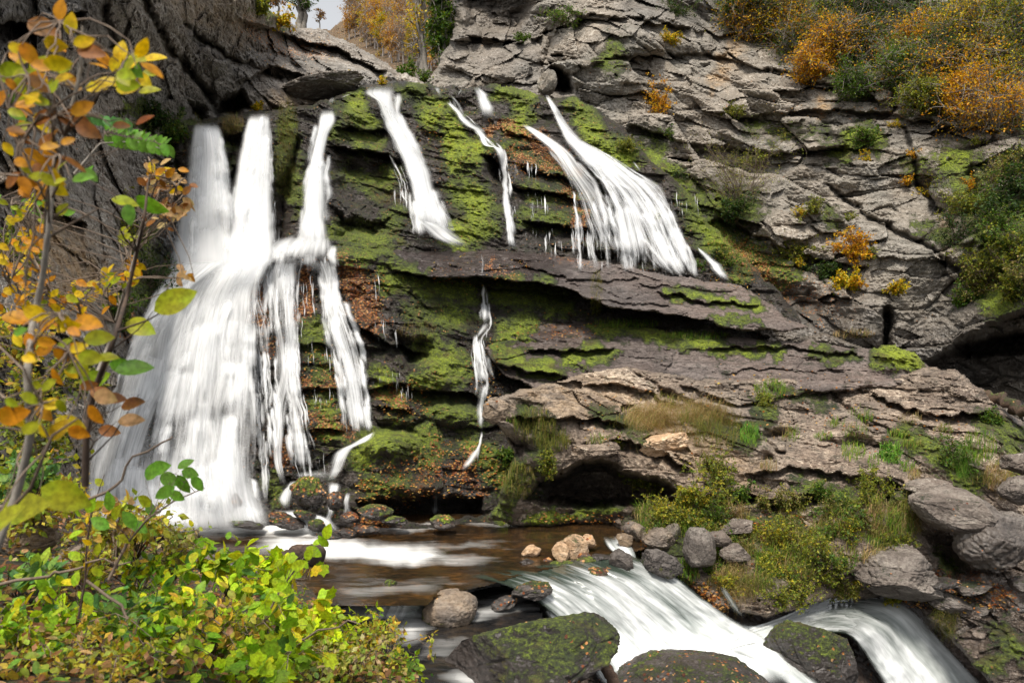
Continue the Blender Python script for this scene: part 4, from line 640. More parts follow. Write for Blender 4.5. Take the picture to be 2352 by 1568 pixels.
M_twig = bark_mat('brown_twigs', (.09, .06, .04), (.2, .15, .11)); M_bark = bark_mat('grey_bark', (.13, .11, .09), (.30, .27, .23)); M_dark = bark_mat('dark_stems', (.03, .02, .015), (.09, .055, .035))
def q3(*f): return [list(k) for k in f]
T_DIA = (np.array([(0, 0, 0), (.45, .3, .06), (1, 0, 0), (.45, -.3, .06)]), q3((0, 1, 2), (0, 2, 3)))
def _oval():
    t = np.linspace(0, 1, 9); w = .29 * np.sin(np.pi * t ** .85) ** .8; w[0] = w[-1] = 0
    mid = [(x, 0, -.10 * x * x) for x in t]; L = [(x, h, .22 * h - .10 * x * x) for x, h in zip(t[1:-1], w[1:-1])]; R_ = [(x, -h, .22 * h - .10 * x * x) for x, h in zip(t[1:-1], w[1:-1])]
    V = mid + L + R_; f = []
    for i in range(8):
        for o, fl in ((9, 0), (16, 1)):
            a, b = (o + i - 1 if i > 0 else None), (o + i if i < 7 else None)
            if a is None: q = [[0, 1, b]]
            elif b is None: q = [[7, 8, a]]
            else: q = [[i, i + 1, b], [i, b, a]]
            f += [x[::-1] for x in q] if fl else q
    return np.array(V), f
T_OVAL = _oval()
def _maple():
    pts = [(.0, .0)]; R = [(.92, 0), (.74, 12), (.64, 24), (.70, 36), (.80, 48), (.66, 60), (.54, 72), (.60, 88), (.62, 104), (.46, 125), (.34, 150)]
    o = [(.22 + r * math.cos(rad(a)) * .8, r * math.sin(rad(a)) * .72) for r, a in R]; ring = [(0, 0)] + [(x, -y) for x, y in o[::-1]] + o[1:]
    V = [(.24, 0, 0)] + [(x, y, -.12 * (x - .24) ** 2 - .25 * y * y + .04 * (k % 2)) for k, (x, y) in enumerate(ring)]
    return np.array(V), [[0, k, k + 1 if k + 1 < len(V) else 1] for k in range(1, len(V))]
T_MAP = _maple()
def place(tm, P, dr, up, size, colr):
    T, f = tm; n = len(P); dr = dr / np.linalg.norm(dr, axis=1)[:, None]; y = np.cross(up, dr); y /= np.linalg.norm(y, axis=1)[:, None] + 1e-9; z = np.cross(dr, y)
    V = P[:, None] + size[:, None, None] * (T[None, :, 0:1] * dr[:, None] + T[None, :, 1:2] * y[:, None] + T[None, :, 2:3] * z[:, None])
    fa = (np.array(f)[None] + (np.arange(n) * len(T))[:, None, None]).reshape(-1, 3)
    return V.reshape(-1, 3), fa, np.repeat(colr, len(T), 0)
def pick(r, pal, n):
    w = np.array([p[0] for p in pal], float); c = np.array([p[1] for p in pal]); k = r.choice(len(pal), n, p=w / w.sum())
    return c[k] * r.uniform(.65, 1.35, (n, 1)) * r.uniform(.92, 1.08, (n, 3))
def tubes(C, R, ns=5):
    """C (K,S,3) curves, R (K,S) radii -> one tube mesh"""
    K, S, _ = C.shape; T = np.gradient(C, axis=1); T /= np.linalg.norm(T, axis=2)[..., None] + 1e-9
    a = np.cross(T, [0.31, .95, .05]); a /= np.linalg.norm(a, axis=2)[..., None] + 1e-9; b = np.cross(T, a)
    th = np.arange(ns) / ns * 2 * np.pi
    V = C[:, :, None] + R[:, :, None, None] * (np.cos(th)[None, None, :, None] * a[:, :, None] + np.sin(th)[None, None, :, None] * b[:, :, None])
    ix = np.arange(K * S * ns).reshape(K, S, ns); n = np.roll(ix, -1, 2)
    q = np.stack([ix[:, :-1], n[:, :-1], n[:, 1:], ix[:, 1:]], -1).reshape(-1, 4); return V.reshape(-1, 3), q
class Bag:
    def __init__(s): s.V = []; s.f = {}; s.c = []; s.n = 0
    def add(s, V, f, c=None):
        s.f.setdefault(f.shape[1], []).append(f + s.n); s.V.append(V); s.n += len(V)
        if c is not None: s.c.append(c)
    def make(s, name, mat, parent=None):
        return mk(name, np.concatenate(s.V), [np.concatenate(v) for v in s.f.values()], mat, parent, attrs={'col': np.concatenate(s.c)} if s.c else None)
def curves(r, A, B, S, sag=.15, wob=.06):
    t = np.linspace(0, 1, S)[None, :, None]; L = np.linalg.norm(B - A, axis=1)[:, None, None]
    m = r.normal(size=(len(A), 1, 3)); C = A[:, None] * (1 - t) + B[:, None] * t + 4 * t * (1 - t) * (m * wob + np.array([0, 0, sag])) * L
    return C + (r.normal(size=(len(A), S, 3)) * .018 * L) * sst(0, .3, t)
def plant(name, label, cat, base, ctr, R, K=8, M=8, L=5, ls=.06, tm=T_DIA, pal=None, smat=None, r0=.015, start=None, group=None, seed=0, sag=.12, jit=.5, droop=-.2, parts=('stems', 'leaves'), tw=.35, t0=.35, wild=.5):
    r = np.random.default_rng(seed + 1000); base = np.array(base, float); ctr = np.array(ctr, float); R = np.array(R, float)
    u = r.normal(size=(K, 3)); u /= np.linalg.norm(u, axis=1)[:, None]; tip = ctr + u * R * (r.uniform(.25, 1.0, (K, 1)) ** .6) * r.lognormal(0, .3, (K, 1))
    A = np.repeat(base[None], K, 0) + r.normal(size=(K, 3)) * r0 * 1.5 if start is None else start(r, K)
    S = 7; C = curves(r, A, tip, S, sag); rr = r0 * np.linspace(1, .25, S)[None] * r.uniform(.6, 1.1, (K, 1)); st = Bag(); st.add(*tubes(C, rr))
    t = r.uniform(t0, 1, (K, M)); i = np.minimum((t * (S - 1)).astype(int), S - 2); f = (t * (S - 1) - i)[..., None]; kk = np.arange(K)[:, None]
    TA = C[kk, i] * (1 - f) + C[kk, i + 1] * f; dd = C[kk, i + 1] - C[kk, i]; dd /= np.linalg.norm(dd, axis=2)[..., None] + 1e-9
    g = r.normal(size=(K, M, 3)) + dd * .8; g /= np.linalg.norm(g, axis=2)[..., None]; ml = R.mean() * tw
    TB = TA + g * ml * r.uniform(.4, 1.3, (K, M, 1)); TA = TA.reshape(-1, 3); TB = TB.reshape(-1, 3)
    C2 = curves(r, TA, TB, 3, .02); st.add(*tubes(C2, np.repeat(r0 * np.array([[.3, .2, .1]]), len(TA), 0), 3))
    th = thing(name, base, label, cat, group); st.make(parts[0], smat or M_twig, th)
    if L:
        n = len(TA) * L; k = np.repeat(np.arange(len(TA)), L); s = r.uniform(.25, 1.1, (n, 1)); P = TA[k] * (1 - s) + TB[k] * s + r.normal(size=(n, 3)) * ml * .12 * jit
        tdir = (TB - TA)[k]; tdir /= np.linalg.norm(tdir, axis=1)[:, None] + 1e-9; dr = tdir * .6 + r.normal(size=(n, 3)) * .8 + np.array([0, 0, droop]); up = np.array([0, -.25, 1.0]) + r.normal(size=(n, 3)) * wild
        lv = Bag(); lv.add(*place(tm, P, dr, up, ls * r.uniform(.55, 1.25, n), pick(r, pal, n))); lv.make(parts[1], M_leaf, th)
    return th
def copytree(o, loc, rz, s=1.0, label=None):
    c = o.copy(); col.objects.link(c); c.location = [float(v) for v in loc]; c.rotation_euler = (0, 0, rz); c.scale = (s, s, s)
    if label: c['label'] = label
    for ch in [q for q in col.objects if q.parent is o]: k = ch.copy(); col.objects.link(k); k.parent = c
    return c
DV = blur(minf(DB, 1), 1)
def on(x, y, up=0.0): return W(x, y, samp(DV, x, y) - up)
def blades(r, P, h, w, lean, colr, stiff=.5):
    n = len(P); S = 5; t = np.linspace(0, 1, S); az = r.uniform(0, 6.28, n); dz = np.stack([np.cos(az), np.sin(az), 0 * az], -1) * .6 + np.array(lean); k = r.uniform(.3, 1.0, n)[:, None, None]
    up = np.array([0, 0, 1.0]); C = P[:, None] + h[:, None, None] * (t[None, :, None] * up * (1 - stiff * t[None, :, None] * k) + (t[None, :, None] ** 1.8) * dz[:, None] * k * 1.1)
    C[:, :, 2] -= h[:, None] * (t[None] ** 3) * .5 * k[:, :, 0] * np.linalg.norm(dz, axis=1)[:, None]
    sd = np.cross(dz, up); sd /= np.linalg.norm(sd, axis=1)[:, None] + 1e-9; sd = sd * .7 + np.array([.6, 0, 0]); ww = w * (1 - t) ** .6 + w * .1
    V = np.stack([C - sd[:, None] * ww[None, :, None] / 2, C + sd[:, None] * ww[None, :, None] / 2], 2); ix = np.arange(n * S * 2).reshape(n, S, 2)
    q = np.stack([ix[:, :-1, 0], ix[:, :-1, 1], ix[:, 1:, 1], ix[:, 1:, 0]], -1).reshape(-1, 4); return V.reshape(-1, 3), q, np.repeat(colr, S * 2, 0)
DRY = [(5, (.42, .29, .16)), (3, (.30, .19, .09)), (2, (.25, .24, .06))]; GRN = [(4, (.10, .20, .02)), (3, (.20, .28, .03)), (1, (.35, .3, .1))]; OLV = [(4, (.16, .17, .03)), (3, (.26, .22, .06)), (2, (.33, .24, .11)), (2, (.08, .12, .02))]
VIV = [(4, (.09, .22, .03)), (3, (.16, .30, .04)), (1, (.3, .32, .08))]
def tuft(x, y, rx, ry, n, h, pal, lean=(0, -.3, 0), label='', group=None, seed=0, w=.014, stiff=.5, name='grass_clump'):
    r = np.random.default_rng(seed + 500); a = r.uniform(0, 6.28, n); q = np.sqrt(r.uniform(0, 1, n)); X = x + rx * q * np.cos(a); Y = y + ry * q * np.sin(a)
    P = on(X, Y, .02); b = Bag(); V, f, c = blades(r, P, 1.25 * h * r.uniform(.5, 1.2, n), w, lean, pick(r, pal, n), stiff); b.add(V, f, c)
    o = b.make(name, M_grass); ctr = on(x, y); me = o.data; me.transform(__import__('mathutils').Matrix.Translation([-float(v) for v in ctr])); o.location = [float(v) for v in ctr]
    return tag(o, label, 'grass', group, 'stuff' if name == 'grass' else None)
M_bould = rock_mat('boulder_rock', (.12, .10, .085), (.27, .24, .205), (.035, .03, .026), rot=(.4, .5, 0), band=2.2, lich=.6, seam=.4, bump=.04)
M_tan = rock_mat('tan_boulder_rock', (.40, .28, .17), (.58, .45, .32), (.16, .10, .06), rot=(.4, -.5, 0), band=2, lich=.5, seam=.4, bump=.03)
M_dk = rock_mat('dark_boulder_rock', (.08, .068, .06), (.16, .14, .125), (.025, .02, .018), rot=(.3, .2, 0), band=3, lich=.25, wet=.3, seam=.5, bump=.05)
B = boulder
B(1220, 1522, 205, 108, -1.0, 12, 3, M_dk, m=.55, o=.1, w=.5, lay=.02, label='huge mossy boulder strewn with orange leaves at the bottom centre, left of the white cascade', d=13.2, cut=.45, nf=9, ky=1.1, rough=.06)
B(1862, 1525, 112, 100, -1.6, -30, 8, M_dk, m=.5, o=.14, w=.5, label='mossy leaf-strewn boulder parting the rapids at the bottom right', d=16.9, cut=.65, rough=.07)
B(1600, 1592, 190, 84, -1.6, -3, 5, M_dk, m=.35, o=.3, w=.3, label='low rust-coloured boulder cut by the bottom edge of the picture', d=14.6, cut=.7, rough=.07)
B(1032, 1402, 64, 46, -.5, 14, 12, M_bould, m=.75, mw='low', t=.3, label='round boulder with pale top and mossy foot alone in the lower pool', ky=1, cut=.78, rough=.06)
B(2062, 1318, 108, 62, -1.2, -3, 17, M_bould, w=.1, label='big jagged grey boulder overhanging the lip of the lower fall', d=19.4, cut=.6, nf=14, rough=.10)
B(2196, 1172, 100, 52, 0, -14, 23, M_bould, label='smooth flat-topped grey boulder lying on the slope above the wet right-hand rocks', d=19.5, cut=.66, nf=8, rough=.05)
B(2285, 1245, 82, 66, 0, 8, 29, M_bould, w=.5, label='dark cracked boulder under the flat-topped one at the right', d=19.0, cut=.64, nf=12, rough=.1)
B(2300, 1195, 50, 22, 0, 0, 31, M_bould, w=.2, label='low grey stone wedged behind the cracked boulder at the right edge', d=20.2)
B(2130, 1118, 52, 17, 0, 4, 33, M_bould, label='flat dark slab of stone perched above the flat-topped boulder', d=20.6, cut=.6)
B(2340, 1065, 40, 24, 0, 0, 34, M_bould, label='grey boulder at the right edge beside the mossy slope', d=21); B(2335, 1125, 40, 30, 0, 10, 35, M_bould, label='pale rounded boulder at the right edge above the cracked one', d=20.4)
B(1605, 1258, 38, 50, 0, 8, 41, M_bould, w=.15, label='tall brown egg-shaped boulder by the grassy bank', d=18.4, cut=.75, rough=.05)
B(1516, 1290, 52, 30, 0, -14, 43, M_dk, m=.7, mw='low', label='dark angular boulder with mossy foot right of the small side channel', d=18.0, cut=.6)
B(1428, 1293, 26, 32, 0, 20, 44, M_dk, m=.5, mw='low', label='dark upright boulder left of the small side channel', d=18.0, cut=.6)
B(1318, 1258, 36, 34, 0, -30, 46, M_tan, m=.25, label='split tan boulder standing highest in the pool', d=18.6, cut=.55, nf=12, rough=.09)
B(1290, 1270, 20, 26, 0, 30, 47, M_tan, label='leaning tan rock against the split boulder in the pool', d=18.2, cut=.6)
B(1352, 1243, 18, 16, 0, -10, 48, M_tan, o=.5, label='small rusty rock right behind the split tan boulder', d=19.0)
B(1220, 1266, 22, 15, 0, 10, 49, M_tan, label='small pale tan rock alone in the pool left of the split boulder', cut=.7)
B(1468, 1222, 20, 22, 0, 30, 51, M_bould, t=.2, label='pale pointed stone in the row of stones on the bank', d=20, cut=.65)
B(1435, 1240, 19, 18, 0, 0, 52, M_bould, t=.45, label='round tan stone beside the top of the small side channel', d=19.4)
B(1512, 1236, 36, 24, 0, 0, 53, M_bould, t=.15, label='wide brown stone in the middle of the row on the bank', d=19.4)
B(1545, 1222, 18, 22, 0, -20, 54, M_bould, label='grey stone at the right end of the row on the bank', d=19.5); B(1450, 1212, 18, 14, 0, 0, 55, M_bould, o=.4, label='small brown stone behind the pale pointed one', d=20.3)
B(1365, 1320, 34, 17, 0, 5, 57, M_dk, m=.5, o=.75, label='rounded stone covered in rust-orange leaves where the rapids begin', d=17.6, cut=.8)
B(1224, 1356, 44, 18, -.1, 8, 58, M_dk, m=.7, o=.5, label='long low mossy stone at the left edge of the rapids', cut=.7, d=16.3)
B(1160, 1385, 32, 14, -.4, 15, 59, M_dk, o=.4, label='wet leafy stone between the lone boulder and the rapids', cut=.7)
B(896, 1344, 17, 16, -.1, 30, 61, M_bould, m=.6, label='small pointed mossy stone sticking out of the brown pool', cut=.6)
B(1018, 1198, 28, 18, 0, -10, 63, M_dk, m=.8, o=.6, label='mossy leaf-topped rock under the little spout', d=20.7, cut=.65)
for k, (x, y, a, b, m, o, w) in enumerate([(1215, 1298, 24, 12, .3, .1, .5), (1278, 1303, 24, 14, .6, .2, .3), (1250, 1310, 20, 9, .8, .1, .3), (1300, 1296, 24, 12, .6, .2, .2), (1345, 1290, 22, 12, .8, .3, 0), (1330, 1306, 14, 8, .7, .4, .2), (1190, 1312, 12, 8, .1, 0, .7), (1395, 1312, 16, 10, .1, .8, .2), (1380, 1280, 24, 7, .3, .1, .4), (1340, 1278, 20, 10, .2, .8, 0), (1260, 1288, 12, 9, .1, .9, 0), (1270, 1334, 10, 7, .6, .1, .3)]):
    B(x, y, a, b, 0, (k * 37) % 40 - 20, 70 + k, M_dk, m=m, o=o, w=w, d=17.6 + (1320 - y) * .02, label='small wet stone heaped at the head of the rapids', cat='stone', group='stones heaped at the head of the rapids', name='stone')
for k, (x, y, a, b, m, o) in enumerate([(708, 1132, 40, 36, .85, .5), (700, 1182, 26, 9, .7, .5), (644, 1186, 26, 9, .3, .8), (568, 1201, 40, 7, .9, .2), (660, 1200, 40, 12, .6, .6), (728, 1206, 20, 14, .8, .3), (770, 1150, 20, 22, .3, .6), (805, 1190, 22, 14, .1, .7), (760, 1228, 30, 9, .4, .5), (800, 1224, 24, 9, .1, .6), (845, 1215, 30, 12, .3, .9), (480, 1185, 16, 30, 0, .7), (540, 1160, 14, 26, 0, .5), (860, 1176, 40, 16, .6, .6), (905, 1195, 30, 10, .9, .3)]):
    B(x, y, a, b, 0, (k * 31) % 30 - 15, 90 + k, M_dk, m=m, o=o, w=.5, d=21.2 - (y - 1130) * .008, label='tall mossy hump of rock dividing the white strands at the foot of the falls' if k == 0 else 'wet leafy stone in the white water below the falls', cat='stone', group=None if k == 0 else 'stones at the foot of the falls', name='stone')
for k, (x, y, a, b) in enumerate([(2180, 1385, 46, 22), (2290, 1440, 40, 30), (2240, 1395, 36, 16), (2330, 1400, 36, 20), (2200, 1440, 30, 30), (2300, 1500, 44, 26), (2250, 1480, 30, 20), (2160, 1340, 40, 9), (2230, 1350, 40, 10), (2340, 1560, 40, 30), (2350, 1340, 30, 16)]):
    B(x, y, a, b, 0, (k * 29) % 30 - 12, 120 + k, M_dk if k % 2 else M_bould, m=.35, o=.3, w=.5, d=18.9, label='wet leaf-specked rock at the lower right', cat='rock', group='wet rocks at the lower right', name='rock')
for k, (x, y, a, b, lb) in enumerate([(1690, 1210, 40, 16, 'flat pale stone among the dry stems under the outcrop'), (1650, 1235, 30, 18, 'brown stone half hidden by yellow shrubs under the outcrop'), (1690, 1270, 34, 22, 'brown stone sunk in dry grass beside the egg-shaped boulder'), (1760, 1345, 50, 24, 'dark stone overgrown with grass just above the white water'), (1148, 945, 38, 32, 'square-cut tan block at the left tip of the outcrop'), (1530, 1018, 56, 22, 'pale tan block jutting out above the cave'), (1360, 1035, 60, 24, 'grey layered block over the cave roof'), (60, 1230, 70, 50, 'pale lichened boulder behind the near shrubs on the left'), (175, 1290, 60, 40, 'grey boulder in the shade of the near shrubs')]):
    B(x, y, a, b, 0, (10, -5, 0, 15, 8, 14, 4, 10, -10)[k], 140 + k, M_tan if k == 5 else M_out if k > 3 else M_bould, w=0, d=(19.4, 18.9, 18.6, 18.3, 21.3, 21.2, 21.4, 6.4, 6.0)[k], label=lb, cut=.62, t=(0, 0, 0, .1, .25, 0, 0, .3, 0)[k])
B(1256, 190, 22, 30, 0, -12, 160, M_right, label='big pale block standing upright in the mouth of the dark cleft above the falls', d=40.5, cut=.6, nf=14)
B(745, 205, 95, 20, 0, 12, 161, M_left, w=.2, label='long dark brown boulder lying along the crest left of the highest fall', d=36.5, cut=.7)
def log(a, b, ra, rb, label, mat, m=0, seed=0):
    r = np.random.default_rng(seed); A = W(*a)[None]; Bq = W(*b)[None]; C = curves(r, A, Bq, 16, .02, .02); V, q = tubes(C, np.linspace(ra, rb, 16)[None] * (1 + .06 * r.normal(size=(1, 16))), 14)
    V = V + (fbm(V.astype(F) * 3, 3, seed) * ra * .12)[:, None]; n = len(V); c0, c1 = V[:14].mean(0), V[-14:].mean(0); V = np.concatenate([V, [c0, c1]])
    tri = [(n, (k + 1) % 14, k) for k in range(14)] + [(n + 1, n - 14 + k, n - 14 + (k + 1) % 14) for k in range(14)]
    pt = np.zeros((len(V), 4)); pt[:, 0] = m; o = mk('log', V - C[0, 8], [q, np.array(tri)], mat, attrs={'pt': pt}); o.location = C[0, 8].tolist(); return tag(o, label, 'log')
M_log = rock_mat('rotten_log_wood', (.06, .035, .02), (.13, .08, .05), (.02, .012, .008), band=1, lich=.2, seam=.6, bump=.03)
log((640, 1290, 13.0), (722, 1276, 14.5), .17, .20, 'dark rotten log end lying at the left edge of the pool', M_log, .1, 3)
log((2250, 905, 26.5), (2420, 985, 23.5), .16, .2, 'bleached log leaning down the right edge behind the outcrop', M_log, .25, 4)
log((1340, 1440, 15.3), (1432, 1590, 13.9), .09, .11, 'rust-coloured wet log slanting through the white cascade', M_log, 0, 5)
# ---------------------------------------------------------------- leaves fallen on the rocks
def litter(label, areas, seed, ls=(.05, .11), pal=((3, (.42, .14, .03)), (3, (.50, .26, .09)), (2, (.20, .06, .02)), (1, (.55, .35, .08)))):
    r = np.random.default_rng(seed); Ps = []
    for x, y, rx, ry, n in areas:
        a = r.uniform(0, 6.28, n); q = np.sqrt(r.uniform(0, 1, n)); Ps.append(on(x + rx * q * np.cos(a), y + ry * q * np.sin(a), .05))
    P = np.concatenate(Ps); n = len(P); b = Bag(); b.add(*place(T_DIA, P, r.normal(size=(n, 3)) * np.array([1, .5, .25]), np.array([0, -.5, 1.0]) + r.normal(size=(n, 3)) * .35, r.uniform(*ls, n), pick(r, pal, n)))
    o = b.make('fallen_leaves', M_leaf); return tag(o, label, 'fallen leaves', kind='stuff')
litter('orange and brown leaves fallen on the mossy rocks and ledges', [(1100, 620, 120, 40, 120), (1230, 370, 90, 50, 260), (1330, 480, 60, 60, 160), (1010, 330, 60, 90, 120), (840, 680, 60, 70, 180), (930, 920, 60, 50, 160), (740, 900, 60, 120, 220), (1050, 1080, 120, 70, 420), (900, 1120, 90, 60, 260), (1120, 860, 40, 90, 120),
        (1300, 760, 120, 20, 90), (1700, 600, 100, 60, 260), (1780, 880, 200, 40, 60), (1600, 960, 300, 90, 110), (2040, 980, 180, 60, 90), (1330, 1190, 120, 14, 90), (2200, 1370, 130, 40, 260), (1640, 1370, 50, 40, 160), (1800, 1260, 90, 90, 130), (860, 1200, 50, 14, 160), (1470, 1240, 60, 30, 90), (1150, 320, 70, 40, 120), (680, 110, 100, 50, 120), (1960, 240, 200, 40, 240), (2200, 230, 150, 40, 260)], 4)
# ---------------------------------------------------------------- trees and shrubs on the cliffs and the hill
ORG = [(4, (.60, .26, .015)), (4, (.64, .38, .015)), (1, (.34, .13, .02))]; YEL = [(4, (.64, .44, .015)), (2, (.58, .32, .012)), (2, (.26, .29, .015))]; YGR = [(4, (.20, .22, .03)), (2, (.34, .30, .04)), (2, (.10, .14, .02))]
DGR = [(4, (.025, .055, .015)), (3, (.05, .09, .02)), (1, (.10, .13, .02))]; MGR = [(3, (.06, .12, .02)), (3, (.10, .17, .02)), (1, (.2, .22, .03))]; BRN = [(3, (.28, .14, .06)), (2, (.40, .22, .10))]
def bush(x, y, rx, ry, pal, label, cat='shrub', n=(12, 9, 5), ls=.10, seed=0, d=None, r0=.02, name='shrub', tm=T_DIA, group=None, bx=0, sag=.1, smat=None, dep=1.0, off=.6, **k):
    d = float(samp(DV, x, min(1560, y + ry * .3))) - off if d is None else d; c = W(x, y, d); b = W(x + bx, y + ry * .95, d + .4); R = (rx / FP * d, max(rx, ry) * .8 / FP * d * dep, ry / FP * d)
    return plant(name, label, cat, b, c, R, *n, ls=ls, pal=pal, r0=r0, tm=tm, seed=seed, group=group, sag=sag, smat=smat, parts=('stems', 'leaves'), **k)
def tree(x, yb, h, w, d, pal, label, seed=0, lean=0, n=(16, 10, 5), ls=.14, r0=.12, group=None, y0=.35, name='tree', bark=None, k_=1):
    """trunk foot at pixel (x, yb); h, w the pixel height and crown half-width"""
    b = W(x, yb, d); top = W(x + lean, yb - h, d); r = np.random.default_rng(seed); C = curves(r, b[None].astype(float), top[None].astype(float), 12, 0, .02)
    def start(rr, K):
        t = rr.uniform(y0, .97, K); i = (t * 11).astype(int); f = (t * 11 - i)[:, None]; return C[0, i] * (1 - f) + C[0, np.minimum(i + 1, 11)] * f
    cy = yb - h * (1 + y0) / 2 - h * .08; c = W(x + lean * .6, cy, d); R = (w / FP * d, w / FP * d, h * (1 - y0) / 2 * 1.15 / FP * d)
    th = plant(name, label, 'tree', b, c, R, *n, ls=ls, pal=pal, r0=r0 * .35, start=start, seed=seed, group=group, parts=('branches', 'foliage'), smat=bark or M_bark, sag=.05, tw=.3)
    g = Bag(); g.add(*tubes(C, (r0 * np.linspace(1, .3, 12))[None], 8)); g.make('trunk', bark or M_bark, th); return th
# far hillside: bare and orange woods
M_pale = bark_mat('pale_bark', (.22, .19, .17), (.42, .38, .35))
protos = []
for k in range(5):
    protos.append(tree(1000, 1700, 190, 52, 90, (BRN, ORG, BRN, YEL, ORG)[k], ('bare greyish tree on the far hillside', 'orange-leaved tree on the far hillside', 'brown-tinged tree on the far hillside', 'yellow-leaved tree on the far hillside', 'rusty tree on the far hillside')[k], 300 + k, (k - 2) * 6, n=(46, 16, (1, 4, 2, 5, 3)[k]), ls=.34, r0=.2, y0=.2, bark=M_pale, group='trees on the far hillside'))
r = np.random.default_rng(9); n = 0
for x, y in [(x + r.uniform(-9, 9), y + r.uniform(-8, 8)) for y in (70, 92, 112, 132, 152, 172) for x in range(752, 1070, 12)]:
    dd = float(samp(DB, x, y))
    if dd < 50 or dd > 300 or (y < 80 and x < 800): continue
    k = int(r.choice(5, p=[.42, .16, .22, .06, .14])); p = protos[k]; P = W(x, y + 4, dd); s = (dd / 90) * r.uniform(.4, .75) * (.8 if y < 110 else .85)
    if n < 5 and not hasattr(p, '_used') and p.name not in globals().setdefault('used_', set()): used_.add(p.name); p.location = P.tolist(); p.rotation_euler = (0, 0, r.uniform(0, 6)); p.scale = (s, s, s); n += 1
    else: copytree(p, P, r.uniform(0, 6), s)
for p in protos:
    if p.name not in used_: 
        for q in [q for q in col.objects if q.parent is p]: bpy.data.objects.remove(q)
        bpy.data.objects.remove(p)
tree(968, 195, 240, 46, 50, YEL, 'yellow-leaved tree with tall pale trunk in the notch', 320, -4, n=(14, 10, 5), ls=.2, r0=.26)
tree(985, 190, 230, 40, 47, YEL, 'slender grey-trunked tree in the notch leaning left', 321, -24, n=(10, 8, 3), ls=.18, r0=.18)
tree(958, 190, 120, 70, 52, BRN, 'dead snapped tree with long bare limbs in the notch', 322, 10, n=(14, 9, 0), r0=.25)
tree(1015, 180, 230, 34, 46.5, MGR, 'tall dark evergreen at the right side of the notch', 323, -4, n=(60, 14, 9), ls=.2, r0=.2, y0=.05, name='evergreen_tree')
bush(930, 165, 34, 28, MGR, 'round dark evergreen bush at the foot of the notch', n=(20, 10, 7), ls=.16, seed=330, d=44.5); bush(975, 178, 22, 18, MGR, 'small evergreen bush beside the crest of the falls', n=(14, 8, 6), ls=.14, seed=331, d=43.6)
bush(880, 185, 12, 14, YEL, 'small yellow shrub on the rock above the highest fall', n=(10, 6, 5), ls=.1, seed=332)
# trees on the left rim
for k, (x, h, lb) in enumerate([(742 - 55, 110, 'pine-like tree with a straight trunk on the left rim'), (697, 100, 'second dark trunk beside the straight tree on the left rim'), (640, 70, 'thin bare tree on the left rim'), (612, 60, 'leafy tree standing farthest left on the rim'), (735, 50, 'thin leafless sapling on the left rim')]):
    tree(x, 70 - (k in (2, 3)) * 30, h, (48, 26, 36, 44, 14)[k], 44, (DGR, MGR, BRN, ORG, BRN)[k], lb, 340 + k, (0, 3, -4, 3, 1)[k], n=(18, 8, (4, 5, 2, 6, 1)[k]), ls=.15, r0=(.22, .15, .07, .1, .04)[k], y0=.3)
bush(600, 12, 36, 24, YGR, 'yellow-green bush on the left rim above the cliff', n=(16, 9, 6), ls=.14, seed=350); bush(645, 42, 36, 20, YEL, 'golden bush hanging over the left rim', n=(14, 9, 6), ls=.13, seed=351)
# right-hand slope
T = [(2260, 40, 110, 90, YEL, 'golden tree at the top right hanging over the cliff'), (2320, 110, 80, 80, YGR, 'yellow-green tree at the right edge of the top slope'), (2180, 60, 60, 70, YEL, 'yellow tree left of the golden one'), (2290, 225, 120, 70, ORG, 'broad orange tree spreading over the right-hand rocks'), (2200, 200, 60, 46, ORG, 'smaller orange tree left of the broad one'), (1830, 60, 70, 60, ORG, 'orange-leaved tree on the middle of the top slope'), (1960, 95, 90, 60, DGR, 'dark evergreen bush on the top slope'), (2010, 20, 90, 60, DGR, 'dark conifer at the top of the slope'), (1900, 95, 50, 60, ORG, 'thin orange shrub on the lip of the upper cliff'), (1770, 20, 70, 50, DGR, 'dark green bush at the top edge above the pale rock'), (2080, 150, 70, 50, MGR, 'green bush on the upper ledge with orange neighbours'),
     (1950, 180, 60, 40, MGR, 'low green bush spilling over the upper ledge'), (2130, 205, 60, 40, YGR, 'yellow-green bush under the smaller orange tree'), (2090, 90, 60, 50, ORG, 'orange shrub between the dark evergreens'), (2180, 130, 50, 50, DGR, 'dark bush in front of the shaded upper rock'), (1860, 140, 60, 36, ORG, 'low orange shrub on the rim of the pale cliff'), (1690, 0, 50, 26, MGR, 'green shrub at the very top edge'), (2330, 20, 70, 60, YGR, 'olive tree in the top right corner')]
for k, (x, y, rx, ry, pal, lb) in enumerate(T): bush(x, y, rx, ry, pal, lb, 'tree' if 'tree' in lb or 'conifer' in lb else 'shrub', n=(34, 14, 8), ls=.13, tw=.55, jit=1.2, seed=360 + k, r0=.05, name='tree' if 'tree' in lb or 'conifer' in lb else 'shrub', smat=M_bark, off=1.3)
